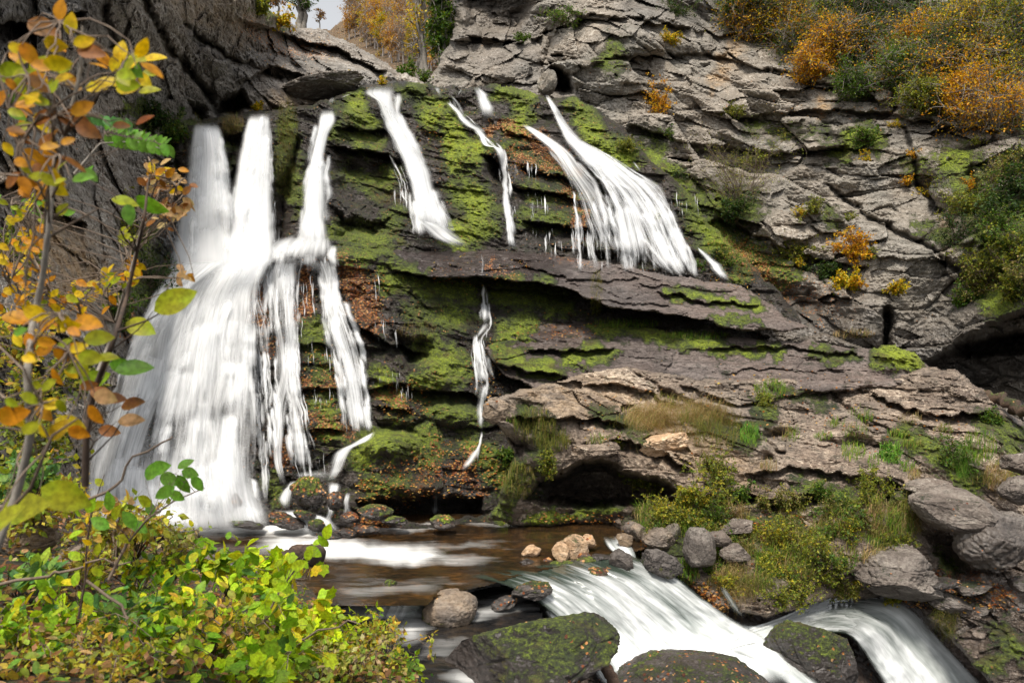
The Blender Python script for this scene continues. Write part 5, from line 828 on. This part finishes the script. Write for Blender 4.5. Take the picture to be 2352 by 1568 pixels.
S = [(1510, 230, 42, 46, ORG, 'small orange tree growing from the pale cliff beside the falls', .12), (1700, 400, 120, 90, YGR, 'large twiggy grey-green bush in the middle of the right-hand cliff', .07), (1690, 470, 50, 40, DGR, 'dark leafy bush at the foot of the twiggy one', .13), (1960, 560, 44, 40, ORG, 'orange shrub hanging on the cliff above the dark hollow', .12), (1950, 640, 36, 26, YEL, 'golden shrub below the hanging orange one', .12), (1900, 620, 36, 24, DGR, 'dark green bush left of the golden shrub', .12), (2330, 410, 40, 60, DGR, 'dark bush at the right edge of the cliff', .14), (2300, 470, 50, 50, DGR, 'blue-green bush low at the right edge of the cliff', .14),
     (2320, 560, 60, 60, YGR, 'olive bush near the right edge', .11), (2260, 600, 60, 50, YGR, 'large olive bush over the cliff shoulder', .11), (2220, 680, 40, 30, MGR, 'green bush on the ledge right of the grey cliff', .11), (1990, 310, 44, 22, MGR, 'green mossy bush capping the small spur', .1), (1740, 350, 90, 40, YGR, 'low olive bush spreading across the cliff', .08), (1830, 570, 60, 36, YGR, 'yellow-green bush below the twiggy one', .1), (1440, 330, 30, 20, YGR, 'pale tuft-like bush by the right-hand fall', .08), (2060, 660, 24, 18, YEL, 'tiny yellow shrub in a crack of the grey cliff', .08), (1870, 470, 28, 24, YGR, 'small olive shrub clinging below the dark streak', .07), (1690, 250, 24, 18, YGR, 'small shrub on the bare pale face', .07), (1290, 30, 50, 26, MGR, 'green shrub at the top over the cleft', .1), (1200, 85, 20, 12, MGR, 'small shrub in a fold left of the cleft', .08), (1540, 85, 30, 14, YEL, 'yellow shrub tucked under the overhang', .09), (1560, 20, 50, 24, DGR, 'dark shrub on the top ledge', .1),
     (350, 265, 50, 34, DGR, 'dark green bush on the ledge left of the far left fall', .12), (400, 300, 40, 30, MGR, 'bright green bush by the lip of the far left fall', .1), (560, 235, 18, 16, DGR, 'small dark bush under the left cliff', .1), (592, 245, 12, 12, YEL, 'small golden shrub under the left cliff', .08), (810, 178, 14, 12, YEL, 'yellow tuft on the pale rock near the notch', .08), (340, 620, 70, 60, DGR, 'dark bush in the recess beside the left apron', .09), (300, 520, 50, 50, YGR, 'olive bush on the shaded left wall', .08), (280, 700, 60, 50, MGR, 'green bush low on the left wall beside the apron', .09), (1370, 700, 12, 26, YGR, 'mossy tuft on the side of the upper slab', .06)]
for k, (x, y, rx, ry, pal, lb, ls) in enumerate(S): bush(x, y, rx, ry, pal, lb, n=(26, 10, 7) if k != 1 else (60, 14, 4), ls=ls, seed=400 + k, r0=.02 if k != 1 else .022, off=.5, tw=.35, sag=.05)
YSL = [(3, (.34, .30, .03)), (3, (.20, .23, .03)), (1, (.5, .36, .03))]
O = [(1850, 1270, 70, 70, YGR, 'bright olive bush on the slope between rapids and outcrop', .07), (1790, 1230, 60, 50, YSL, 'yellow-green bush in the middle of the slope', .07), (1650, 1090, 60, 50, YGR, 'leafy bush under the drooping straw grass', .08), (1480, 1100, 50, 30, YGR, 'bush with yellow leaves hanging over the cave', .08), (1600, 1130, 60, 40, YSL, 'yellow-leaved bush right of the cave', .08), (1700, 1130, 40, 30, MGR, 'green bush below the dark hole', .08), (1540, 1180, 60, 22, YSL, 'low yellow weeds along the dark recess', .07), (1890, 1130, 46, 30, MGR, 'green bush on the right half of the slope', .07), (2000, 1110, 60, 36, YGR, 'olive bush under the right-hand ledge', .07), (1930, 1170, 60, 30, MGR, 'leafy green clump left of the flat-topped boulder', .08), (2040, 1040, 30, 22, VIV, 'vivid green clump on the outcrop', .07), (2190, 1040, 50, 50, MGR, 'ferny green bush on the right flank of the outcrop', .07), (2280, 960, 26, 24, MGR, 'bush at the right tip of the outcrop', .08), (1900, 1300, 40, 40, YGR, 'olive bush spilling towards the jagged boulder', .06), (1760, 920, 30, 26, YGR, 'fluffy yellow-green tuft on top of the outcrop', .06), (1170, 1040, 30, 16, MGR, 'small leafy plant under the square-cut block', .08), (1400, 1010, 50, 26, YGR, 'mixed weeds on the outcrop above the cave', .06), (1260, 1060, 30, 40, YGR, 'weeds hanging on the left pillar of the cave', .06), (1620, 1260, 24, 30, YGR, 'weeds between the egg-shaped boulder and the stones', .06), (1640, 1060, 50, 40, OLV, 'brown-green brush behind the straw grass', .07)]
for k, (x, y, rx, ry, pal, lb, ls) in enumerate(O): bush(x, y, rx, ry, pal, lb, n=(26, 10, 6), ls=ls, seed=440 + k, r0=.010, off=.25, dep=.7)
# ---------------------------------------------------------------- grass
G = [(1560, 950, 110, 24, 1500, 1.0, DRY, (.3, -.8, -.5), 'long drooping straw-coloured grass hanging over the outcrop', 1.25), (1480, 970, 50, 20, 600, 1.15, DRY, (.6, -.7, -.5), 'straw grass combed to the right above the cave', 1.25), (1640, 1000, 60, 40, 500, .6, OLV, (.1, -.6, 0), 'browning grass at the right end of the drooping straw', .8), (1230, 985, 50, 40, 500, .4, OLV, (0, -.5, 0), 'olive grass on the left end of the outcrop', .7), (1190, 1110, 40, 40, 400, .4, OLV, (0, -.5, 0), 'grass hanging down the left pillar of the cave', .8), (1270, 1020, 40, 20, 300, .4, OLV, (0, -.5, 0), 'grass over the cave roof', .7),
     (1700, 1350, 50, 40, 500, .6, DRY, (-.2, -.6, 0), 'dry golden grass drooping to the water', .8), (2080, 1180, 40, 26, 400, .5, OLV, (.1, -.6, 0), 'brown-tipped grass left of the flat-topped boulder', .8), (1520, 1185, 70, 18, 500, .35, DRY, (0, -.4, 0), 'dry grass along the foot of the outcrop', .6), (1590, 1200, 60, 18, 400, .35, GRN, (0, -.4, 0), 'green grass along the foot of the outcrop', .6), (1560, 1320, 50, 30, 400, .25, GRN, (-.2, -.4, 0), 'short green grass beside the rapids', .6), (1770, 900, 40, 22, 300, .35, GRN, (0, -.4, 0), 'pale green grass tuft crowning the outcrop', .7), (1720, 1000, 22, 20, 300, .35, VIV, (0, -.4, 0), 'vivid green grass tuft right of the straw', .7), (2045, 1045, 26, 22, 300, .35, VIV, (.1, -.4, 0), 'vivid green tuft on the outcrop slope', .7), (2205, 1060, 16, 40, 500, .5, VIV, (.15, -.8, -.3), 'bright green grass falling like a mane down the right flank', 1.0),
     (2290, 1100, 36, 30, 400, .5, DRY, (.1, -.6, 0), 'brown grass at the right edge of the slope', .8), (2250, 1030, 40, 40, 400, .35, GRN, (.1, -.5, 0), 'green grass on the right flank', .7), (2170, 1430, 26, 50, 400, .45, OLV, (-.2, -.6, 0), 'brown grass beside the lower fall', .8), (1960, 1040, 30, 22, 250, .3, GRN, (0, -.4, 0), 'small green tuft in a hollow of the outcrop', .7), (1440, 745, 80, 10, 500, .25, GRN, (0, -.4, 0), 'bright strip of grass between the two brown slabs', .6), (1600, 772, 80, 8, 500, .22, GRN, (0, -.4, 0), 'thin grass strip further right between the slabs', .6), (1960, 770, 50, 9, 300, .28, DRY, (0, -.4, 0), 'pale grass at the right end of the lower slab', .6), (1370, 670, 14, 50, 300, .3, OLV, (0, -.6, -.2), 'grass trailing off the end of the mossy shelf', .9),
     (660, 290, 24, 60, 600, .5, OLV, (0, -.6, -.2), 'grass hanging between the second and third fall', .9), (655, 400, 24, 60, 500, .5, OLV, (0, -.6, -.2), 'lower curtain of grass between the second and third fall', .9), (535, 290, 26, 20, 400, .5, DRY, (0, -.6, -.2), 'tawny grass between the two leftmost falls', .9), (455, 300, 10, 50, 200, .45, OLV, (0, -.6, -.2), 'grass fringe left of the far left fall', .9), (900, 460, 40, 12, 200, .3, DRY, (0, -.6, -.2), 'dry grass fringe on the dark ledge left of the middle fall', .9), (1440, 350, 40, 26, 300, .4, GRN, (0, -.6, -.2), 'pale grass right of the wide fall', .9), (960, 760, 50, 20, 200, .3, DRY, (0, -.6, -.2), 'dry roots and grass under the mossy shelf', .9), (430, 690, 14, 90, 300, .6, DRY, (0, -.5, -.4), 'dead roots hanging beside the far left fall', .9), (1700, 580, 60, 40, 400, .25, GRN, (0, -.5, 0), 'grass on the mossy bank right of the falls', .7), (1650, 540, 30, 60, 400, .35, GRN, (0, -.6, -.2), 'bright grass hanging beside the wide fall', .9)]
for k, (x, y, rx, ry, n, h, pal, ln, lb, st) in enumerate(G): tuft(x, y, rx, ry, int(n * 1.3), h, pal, ln, lb, seed=k, stiff=st, name='grass' if ('strip' in lb or 'roots' in lb) else 'grass_clump')
# ---------------------------------------------------------------- near saplings, their leaves seen large
LY = (.64, .42, .008); LO = (.55, .22, .008); LB = (.24, .085, .015); LG = (.13, .28, .03); LC = (.33, .34, .012); LT = (.55, .33, .17); LR = (.32, .08, .02)
def sapling(label, trunk, d, r0, leaves, seed, twigs=(), smat=None):
    """trunk: pixel points bottom to top; leaves: (x, y, length, angle, colour)"""
    r = np.random.default_rng(seed); tp = np.array(trunk, float); P = W(tp[:, 0], tp[:, 1], d + .05 * r.normal(size=len(tp))).astype(float)
    t = np.linspace(0, len(P) - 1, 24); i = np.minimum(t.astype(int), len(P) - 2); f = (t - i)[:, None]; s = f * f * (3 - 2 * f) * .5 + f * .5; C = (P[i] * (1 - s) + P[i + 1] * s)[None]
    th = thing('sapling', P[0], label, 'sapling'); g = Bag(); g.add(*tubes(C, np.linspace(r0, r0 * .3, 24)[None], 8)); g.make('trunk', smat or M_bark, th)
    A = []; E = []; LV = []
    for x, y, ln, an, c in leaves:
        dl = d + r.uniform(-.12, .12) * d; ll = ln / FP * dl; ba = W(x - ln * .5 * math.cos(rad(an)), y + ln * .5 * math.sin(rad(an)), dl).astype(float); dr = np.array([math.cos(rad(an)), r.uniform(-.35, .35), math.sin(rad(an))])
        LV.append((ba, dr, ll, c)); k = np.argmin(np.abs(C[0, :, 2] - (ba[2] - .15 * d * .3))); hub = [e for q, e in enumerate(E) if q % 6 == 0]
        near = hub[int(np.argmin([np.linalg.norm(e - ba) for e in hub]))] if hub and len(leaves) > 20 and len(E) % 6 else C[0, k]; A.append(near); E.append(ba)
    A = np.array(A); E = np.array(E); tw_ = Bag(); tw_.add(*tubes(curves(r, A, E, 6, .03, .05), np.repeat(np.linspace(r0 * .28, r0 * .10, 6)[None], len(A), 0), 5))
    for pts, dd, rr in twigs:
        q = np.array(pts, float); Q = W(q[:, 0], q[:, 1], dd).astype(float); tw_.add(*tubes(Q[None], np.linspace(rr, rr * .4, len(Q))[None], 5))
    tw_.make('twigs', smat or M_twig, th)
    up = np.array([0, -1.0, .35]) + r.normal(size=(len(LV), 3)) * .35
    b = Bag(); b.add(*place(T_OVAL, np.array([l[0] for l in LV]), np.array([l[1] for l in LV]), up, np.array([l[2] for l in LV]) * 1.0, np.array([l[3] for l in LV]) * r.uniform(.8, 1.15, (len(LV), 1)))); b.make('leaves', M_leaf, th); return th
z = .375
LA = [(375, 60, 150, 80, LO), (270, 175, 230, -25, LB), (445, 150, 150, 80, LY), (350, 280, 180, -15, LY), (510, 250, 140, 20, LY), (560, 320, 190, -8, LB), (620, 350, 150, -40, LO), (740, 315, 160, 85, LY), (880, 300, 150, 50, LY), (945, 355, 160, 10, LY), (930, 425, 170, -30, LO), (815, 420, 160, -45, LG), (890, 500, 150, -35, LY), (600, 400, 130, -10, LO), (350, 385, 180, 0, LY), (450, 520, 120, -30, LT), (170, 330, 170, -60, LO), (120, 350, 150, -20, LO), (60, 480, 140, -10, LC), (160, 470, 150, 40, LO), (270, 510, 130, 75, LY), (130, 560, 140, -40, LO), (190, 600, 120, -15, LY), (20, 590, 100, -30, LY), (280, 720, 180, 30, LB), (500, 660, 160, 30, LO), (100, 700, 120, -30, LG), (790, 520, 180, -12, LC), (670, 500, 200, 5, LY), (600, 540, 160, -5, LY), (440, 720, 200, -8, LB),
      (540, 800, 180, -25, LB), (300, 895, 120, 10, LO), (45, 910, 100, -60, LY), (210, 980, 200, -45, LO), (310, 970, 160, -70, LO), (440, 1000, 210, -30, LB), (360, 1020, 120, 60, LC), (510, 1090, 150, 10, LG), (550, 1070, 120, -40, LG), (100, 800, 130, -10, LB), (370, 1110, 90, 20, LC), (80, 600, 90, 60, LG), (160, 850, 100, -50, LB), (885, 730, 130, 35, LR), (740, 765, 110, 5, LB)]
LA = [(x * z, y * z, l * z * .95, a, c) for x, y, l, a, c in LA]
LA2 = [(110, 650, 210, -5, LO), (220, 620, 170, -20, LY), (390, 680, 130, -70, LY), (550, 680, 190, -8, LO), (130, 730, 100, 20, LG), (600, 770, 180, 5, LC), (560, 890, 170, -5, LC), (650, 890, 150, 5, LC), (480, 830, 120, 20, LY), (500, 960, 120, -60, LC), (350, 1010, 130, -60, LO), (240, 1060, 90, -30, LC), (90, 1240, 220, 12, LO), (590, 1240, 150, -50, LO), (350, 1330, 160, 60, LY), (420, 1300, 190, -15, LY), (480, 1350, 140, -20, LO), (540, 1060, 110, 10, LB), (660, 1130, 170, -15, LT)]
LA += [(x * z, 530 * .91875 + y * z, l * z, a, c) for x, y, l, a, c in LA2]
rr_ = np.random.default_rng(31)
for cx, cy, sx, sy, n_, cs in ((110, 170, 90, 60, 26, (LY, LO, LY, LC, LB)), (60, 250, 60, 50, 16, (LY, LO, LC)), (300, 170, 50, 40, 10, (LY, LC)), (90, 400, 90, 70, 18, (LO, LB, LY, LC)), (110, 800, 110, 60, 20, (LY, LO, LC)), (80, 940, 90, 50, 14, (LO, LY, LC))):
    for _ in range(n_): LA.append((cx + sx * rr_.normal() * .6, cy + sy * rr_.normal() * .6, rr_.uniform(34, 58), rr_.uniform(-70, 70), cs[rr_.integers(len(cs))]))
LA += [(60, 1165, 130, 15, LC), (150, 1140, 120, -20, LC), (20, 1190, 120, 40, LC)]
sapling('sapling nearest the camera with a thin grey trunk and big yellow and brown blurred leaves', [(-10, 1260), (40, 1130), (72, 1000), (62, 860), (75, 740), (98, 640), (112, 520), (124, 400), (150, 300), (185, 170), (190, 60)], 1.75, .010, LA, 1, twigs=[([(0, 1195), (70, 1120), (120, 1000), (180, 960)], 1.7, .005), ([(110, 545), (180, 505), (225, 480)], 1.75, .004), ([(108, 510), (150, 480), (160, 470)], 1.75, .003)])
LB_ = [(400, 690, 105, 28, LC), (328, 752, 80, -18, LC), (300, 965, 60, 5, LT), (262, 915, 55, 0, LB), (250, 990, 50, -10, LB), (308, 926, 62, 15, LB), (235, 905, 60, -20, LB), (215, 870, 70, 20, (.30, .42, .03)), (305, 845, 85, 8, LG), (280, 840, 60, -10, LG), (300, 495, 55, -75, LG), (285, 462, 60, -10, LC), (345, 470, 80, -28, LG), (200, 400, 50, 60, LG)]
sapling('slim dark sapling before the white apron with large olive and curled brown leaves', [(196, 1115), (198, 1000), (215, 900), (262, 780), (292, 680), (312, 590), (332, 500), (340, 420)], 2.3, .010, LB_, 2, twigs=[([(270, 760), (340, 735), (400, 700)], 2.2, .0035), ([(200, 1060), (260, 1000), (320, 905)], 2.3, .003)], smat=M_dark)
r = np.random.default_rng(12); LCv = []
for cx, cy, sx, sy, n, cs in ((385, 425, 45, 18, 26, (LT, LY, LB)), (400, 480, 34, 14, 22, (LT, LB)), (370, 395, 40, 22, 18, (LY, LO, LT)), (420, 470, 20, 22, 10, (LT,)), (305, 625, 34, 24, 24, (LY, LO)), (430, 640, 22, 18, 8, (LO, LT)), (285, 545, 20, 14, 9, (LC,)), (240, 650, 50, 24, 26, (LY, LC)), (160, 690, 70, 40, 50, (LY, LO, LC)), (60, 640, 60, 60, 50, (LO, LY)), (380, 500, 40, 12, 10, (LB, LT)), (60, 480, 60, 40, 26, (LC, LY, LG)), (60, 560, 50, 50, 30, (LO, LY))):
    for _ in range(n): c = cs[r.integers(len(cs))]; LCv.append((cx + sx * r.normal() * .6, cy + sy * r.normal() * .6, r.uniform(16, 32), r.uniform(-80, 60), c))
sapling('taller sapling behind with small curled tan and golden leaves', [(190, 1000), (215, 880), (255, 780), (290, 660), (310, 590), (330, 500), (345, 400)], 3.2, .011, LCv, 3)
FR = []
for k in range(15): u = k / 14; FR += [(250 + 140 * u, 322 + 25 * u, 34, -65, LG), (250 + 135 * u, 300 + 36 * u - 10, 26, 50, LG)]
for k in range(7): FR += [(205 + 15 * k, 275 + 2 * k, 34, -70 + 15 * (k % 2), (.1, .26, .08))]
sapling('frond of narrow green leaflets reaching across the dark ledge', [(170, 400), (230, 330), (310, 325), (400, 350)], 2.6, .004, FR, 4)
sapling('arching twig of broad fresh green leaves in front of the white apron', [(250, 1330), (290, 1250), (340, 1190), (400, 1150), (470, 1120)], 3.4, .007,
        [(350, 1080, 52, 60, LG), (372, 1072, 58, 15, LG), (395, 1100, 56, -20, LG), (425, 1065, 40, 30, LG), (440, 1085, 46, -10, LG), (452, 1112, 44, -55, LG), (420, 1112, 52, -60, LG), (380, 1130, 50, -150, LG), (330, 1150, 46, 160, LC), (300, 1190, 50, 120, LG), (270, 1175, 44, 60, LC), (250, 1150, 46, 95, (.2, .4, .03)), (230, 1200, 50, 150, LG), (320, 1210, 46, -30, LG), (285, 1240, 44, -20, LC), (405, 1140, 40, -35, LG), (210, 1160, 40, 60, (.3, .45, .02)), (350, 1170, 40, -60, LG)], 6, smat=M_twig)
sapling('tall thin weed stem with small yellowing leaves rising above the undergrowth', [(180, 1420), (196, 1330), (200, 1240), (215, 1160), (240, 1090)], 3.9, .006,
        [(200 + 30 * math.sin(q * 2.1), 1090 + q * 17, 24 + q % 3 * 6, (30, 150, 80, -20)[q % 4], (LY, LC, (.3, .42, .02))[q % 3]) for q in range(15)], 7, smat=M_dark)
sapling('second weed stem with lime leaves leaning towards the pool', [(600, 1440), (640, 1360), (690, 1290), (730, 1240), (760, 1215)], 4.6, .006,
        [(600 + 11 * q, 1400 - 13 * q + 10 * (q % 2), 30 + q % 3 * 6, (20, 130, 70, -30)[q % 4], ((.42, .55, .02), (.3, .45, .02))[q % 2]) for q in range(15)], 8, smat=M_twig)
# ---------------------------------------------------------------- near shrubs on the bank
BG = [(4, (.20, .34, .02)), (4, (.38, .50, .02)), (2, (.55, .50, .02)), (1, (.07, .15, .03))]; BY = [(4, (.50, .60, .02)), (3, (.36, .50, .02)), (1, (.62, .46, .02))]; DG = [(4, (.09, .19, .06)), (3, (.15, .27, .05)), (2, (.28, .36, .04))]; YO = [(4, (.42, .38, .04)), (2, (.5, .3, .04)), (2, (.25, .3, .04)), (1, (.4, .22, .12))]; WE = [(4, (.36, .36, .08)), (3, (.45, .34, .18)), (2, (.2, .26, .04)), (1, (.45, .30, .03))]
NB = [  # x, y, rx, ry, d, palette, template, leaf size, n, label
 (680, 1390, 90, 80, 5.6, BY, T_MAP, .15, (16, 6, 3), 'yellow-green maple-leaved shrub beside the brown pool'), (600, 1290, 110, 50, 6.2, BY, T_MAP, .13, (14, 6, 3), 'light green lobed-leaved shrub in front of the foot of the falls'), (500, 1270, 100, 46, 5.4, BG, T_OVAL, .12, (14, 6, 4), 'fresh green oval-leaved shrub in front of the white water'), (430, 1350, 110, 60, 4.8, BG, T_OVAL, .11, (16, 6, 4), 'mid-green shrub in the heart of the undergrowth'), (260, 1400, 110, 80, 4.4, DG, T_OVAL, .11, (14, 6, 3), 'blue-green shrub with broad toothed leaves'), (560, 1430, 120, 60, 4.8, BG, T_OVAL, .10, (16, 7, 4), 'dense green shrub above the bottom stems'),
 (380, 1480, 120, 70, 4.0, BG, T_OVAL, .10, (14, 6, 4), 'low green shrub near the bottom edge, left of centre'), (620, 1510, 110, 60, 4.2, BG, T_MAP, .11, (12, 6, 3), 'lobed green shrub at the bottom edge'), (120, 1380, 120, 70, 4.2, BG, T_OVAL, .10, (14, 6, 4), 'green shrub under the lichened boulder'), (60, 1310, 90, 40, 4.6, DG, T_OVAL, .11, (10, 6, 3), 'round-leaved plant against the lichened boulder'), (110, 1500, 130, 60, 3.6, YO, T_DIA, .05, (22, 10, 6), 'fine reddish-yellow weeds in the bottom left corner'), (280, 1540, 120, 40, 3.5, YO, T_DIA, .05, (20, 9, 5), 'small-leaved yellow weeds along the bottom edge'),
 (330, 1170, 80, 70, 5.2, YO, T_DIA, .09, (18, 8, 4), 'yellowing flowering weed tall against the white apron'), (390, 1220, 90, 60, 5.6, WE, T_DIA, .06, (22, 9, 6), 'seeding pale weed in front of the apron'), (250, 1160, 70, 70, 4.8, YO, T_OVAL, .08, (14, 7, 4), 'yellow leafy stems left of the seeding weed'), (90, 1130, 100, 90, 6.0, YO, T_DIA, .08, (26, 10, 6), 'dense yellow brush on the left bank'), (60, 1000, 90, 80, 6.5, YGR, T_DIA, .08, (24, 10, 6), 'olive brush low on the left wall'), (70, 880, 90, 90, 7.0, YO, T_DIA, .08, (24, 10, 5), 'golden brush halfway up the left wall'), (50, 760, 70, 60, 6.6, YO, T_OVAL, .08, (14, 8, 4), 'golden spray of leaves at the left edge'), (170, 840, 70, 60, 6.8, YGR, T_DIA, .08, (16, 8, 5), 'olive spray beside the thin trunk'), (60, 1090, 80, 50, 4.8, DG, T_DIA, .08, (18, 8, 6), 'fresh green brush at the left edge'), (40, 560, 50, 60, 6, YGR, T_DIA, .07, (14, 8, 5), 'olive twigs at the left edge of the wall'),
 (850, 1480, 90, 50, 5.8, YO, T_DIA, .06, (24, 9, 6), 'golden seeding weeds at the bottom beside the stream'), (780, 1530, 110, 40, 5.0, WE, T_DIA, .055, (26, 10, 6), 'pale feathery weeds on the bottom edge'), (930, 1530, 60, 40, 6.0, BG, T_DIA, .07, (16, 7, 4), 'thin green weeds reaching over the dark water'), (800, 1400, 60, 50, 6.0, BY, T_OVAL, .08, (12, 6, 3), 'light green sprigs leaning over the pool'), (740, 1470, 70, 50, 5.2, BY, T_MAP, .10, (12, 6, 3), 'yellow-green lobed plant behind the feathery weeds'), (870, 1420, 40, 30, 6.2, BG, T_DIA, .07, (9, 5, 3), 'sparse sprig over the lower pool'), (480, 1400, 110, 60, 4.4, YO, T_OVAL, .07, (14, 7, 4), 'yellowing plant tangled in the middle'), (200, 1260, 80, 40, 5.4, YO, T_DIA, .07, (18, 8, 5), 'yellow weeds in front of the shaded boulder'), (330, 1290, 90, 40, 5.4, BG, T_OVAL, .085, (14, 6, 4), 'small-leaved green shrub below the seeding weed'), (20, 1440, 70, 50, 3.6, BG, T_OVAL, .07, (12, 6, 4), 'green plant in the left bottom corner')]
r = np.random.default_rng(21)
for k in range(40):
    x = r.uniform(1700, 2380); y = r.uniform(-30, 75) + max(0, (x - 1750)) * .33 * r.uniform(.1, 1); pal = (ORG, DGR, YGR, MGR, YEL, ORG)[k % 6]
    bush(x, y, r.uniform(50, 105), r.uniform(26, 60), [(w_ * 2, c_) for w_, c_ in pal] + [(1, c_) for w_, c_ in (YGR, YEL, MGR)[k % 3]], '' + ('orange', 'dark green', 'olive', 'green', 'golden', 'rusty orange')[k % 6] + ' bush in the top right thicket', n=(24, 16, 7 if k % 5 else 2), ls=.125, tw=.8, jit=1.6, seed=600 + k, r0=.05, smat=M_bark, off=.9, group='bushes in the thicket on the top right slope')
for k in range(44):
    x = r.uniform(1470, 2100); y = 1180 + r.uniform(0, 1) * (120 + (1 - abs(x - 1780) / 330) * 90) + max(0, x - 1900) * -.1
    tuft(x, y, r.uniform(26, 46), r.uniform(14, 26), 240, r.uniform(.3, .55), (OLV, GRN, DRY, OLV)[k % 4], (r.uniform(-.2, .2), -.5, 0), label='ragged autumn grass clump below the outcrop', group='grass clumps on the slope below the outcrop', seed=100 + k, stiff=.7)
for k in range(44):
    x = r.uniform(1470, 2080); y = r.uniform(1140, 1370) if x > 1600 else r.uniform(1150, 1230)
    bush(x, y, r.uniform(34, 66), r.uniform(24, 44), (YGR, MGR, YSL, OLV)[k % 4], 'small leafy weed below the outcrop', 'weed', n=(24, 9, 7), ls=.055, seed=640 + k, r0=.007, off=.15, dep=.6, group='weeds on the slope below the outcrop', name='weed')
for k in range(34):
    x = r.uniform(1180, 2320); y = np.interp(x, [1180, 1400, 1700, 2000, 2320], [960, 900, 930, 930, 1010]) + r.uniform(0, 150)
    tuft(x, y, r.uniform(14, 34), r.uniform(8, 18), 130, r.uniform(.16, .32), (OLV, GRN, DRY, GRN)[k % 4], (r.uniform(-.2, .2), -.5, 0), label='small grass tuft in a crack of the outcrop', group='grass tufts in the cracks of the outcrop', seed=200 + k, stiff=.7)
for k in range(13):
    x = r.uniform(2200, 2390); y = r.uniform(320, 700)
    bush(x, y, r.uniform(34, 70), r.uniform(24, 46), (YGR, DGR, MGR, OLV)[k % 4], ('olive', 'dark green', 'green', 'brownish')[k % 4] + ' bush on the right shoulder of the cliff', n=(20, 12, 7), ls=.1, tw=.6, seed=740 + k, off=.4, group='bushes on the right shoulder of the cliff')
for k in range(24):
    x = r.uniform(1420, 2340); y = r.uniform(280, 720)
    if samp(DV, x, y) < 31 and x < 2200: continue
    bush(x, y, r.uniform(14, 34), r.uniform(10, 22), (YGR, MGR, YEL, DGR, ORG)[k % 5], 'little ' + ('olive', 'green', 'golden', 'dark green', 'orange')[k % 5] + ' plant rooted in the cliff', 'plant', n=(12, 7, 5), ls=.08, seed=700 + k, r0=.012, off=.25, group='plants rooted in the cliff', name='plant')
for k, (x, y, rx, ry, d, pal, tm, ls, n, lb) in enumerate(NB):
    bush(x, y + (40 if 1140 < y < 1440 else 14), rx * 1.35, ry * r.uniform(.95, 1.35), pal, lb, 'shrub' if 'weed' not in lb else 'weed', n=(int(n[0] * .85), n[1], max(2, n[2] - (1 if tm is not T_DIA else 2))), ls=ls * .82, seed=520 + k, d=d, r0=.006, tm=tm, name='shrub' if 'weed' not in lb else 'weed', smat=M_dark if k % 3 == 0 else M_twig, tw=.4, sag=.2, wild=.6, t0=.25, bx=(-20, 10, 20)[k % 3])
r = np.random.default_rng(77)
b = Bag(); n = 3200; X = r.uniform(-60, 960, n); Y = 1600 - (1600 - np.interp(X, [-60, 200, 520, 700, 960], [1190, 1230, 1340, 1390, 1560])) * r.uniform(0, 1, n) ** .8; P = on(X, Y, .05) + np.stack([0 * X, 0 * X, r.uniform(0, .14, n)], -1); dz = P[:, 1]
b.add(*place(T_OVAL, P, r.normal(size=(n, 3)) * np.array([1, 1, .4]), np.array([0, -.4, 1.0]) + r.normal(size=(n, 3)) * .4, r.uniform(.03, .065, n), pick(r, [(3, (.12, .20, .03)), (2, (.24, .28, .03)), (1, (.42, .3, .05)), (5, (.18, .085, .035)), (1, (.45, .28, .15))], n)))
tag(b.make('ground_cover', M_leaf), 'low creeping leaves and dead leaves covering the near bank', 'ground cover', kind='stuff')
for k, pts in enumerate([[(0, 1160), (150, 1150), (260, 1130), (300, 1050), (400, 1000)], [(-20, 1340), (120, 1320), (200, 1300), (300, 1290)], [(200, 1330), (300, 1420), (360, 1460), (420, 1520)], [(280, 1580), (380, 1510), (440, 1440), (500, 1430)], [(560, 1568), (620, 1500), (760, 1440), (830, 1430)], [(440, 1460), (560, 1430), (640, 1450), (760, 1500)]]):
    q = np.array(pts, float); Q = W(q[:, 0], q[:, 1], 3.6 + .3 * k).astype(float); g = Bag(); t = np.linspace(0, len(Q) - 1, 14); i = np.minimum(t.astype(int), len(Q) - 2); f = (t - i)[:, None]; C = (Q[i] * (1 - f) + Q[i + 1] * f) + r.normal(size=(14, 3)) * .012
    g.add(*tubes(C[None], np.linspace(.009, .004, 14)[None], 6)); o = g.make('dead_branch', M_twig); o.data.transform(__import__('mathutils').Matrix.Translation([-float(v) for v in C[0]])); o.location = C[0].tolist(); tag(o, 'bare grey-brown branch arching through the near undergrowth', 'branch', 'bare branches in the near undergrowth')

# ---------------------------------------------------------------- look-alikes are told apart by their order in the picture
bk = {}
for o in col.objects:
    if o.parent is None and o.get('label') and o.get('kind') != 'structure' and o.get('category'): bk.setdefault(o['label'], []).append(o)
def nth(i): return str(i) + ('th' if 10 <= i % 100 <= 20 else {1: 'st', 2: 'nd', 3: 'rd'}.get(i % 10, 'th'))
for lb, os_ in bk.items():
    if len(os_) < 2: continue
    os_.sort(key=lambda o: o.location[0] / max(.1, o.location[1]))
    for i, o in enumerate(os_): o['label'] = lb + ', ' + (nth(i + 1) + ' of %d from the left' % len(os_))
for o in col.objects:
    if 'base' in o: del o['base']
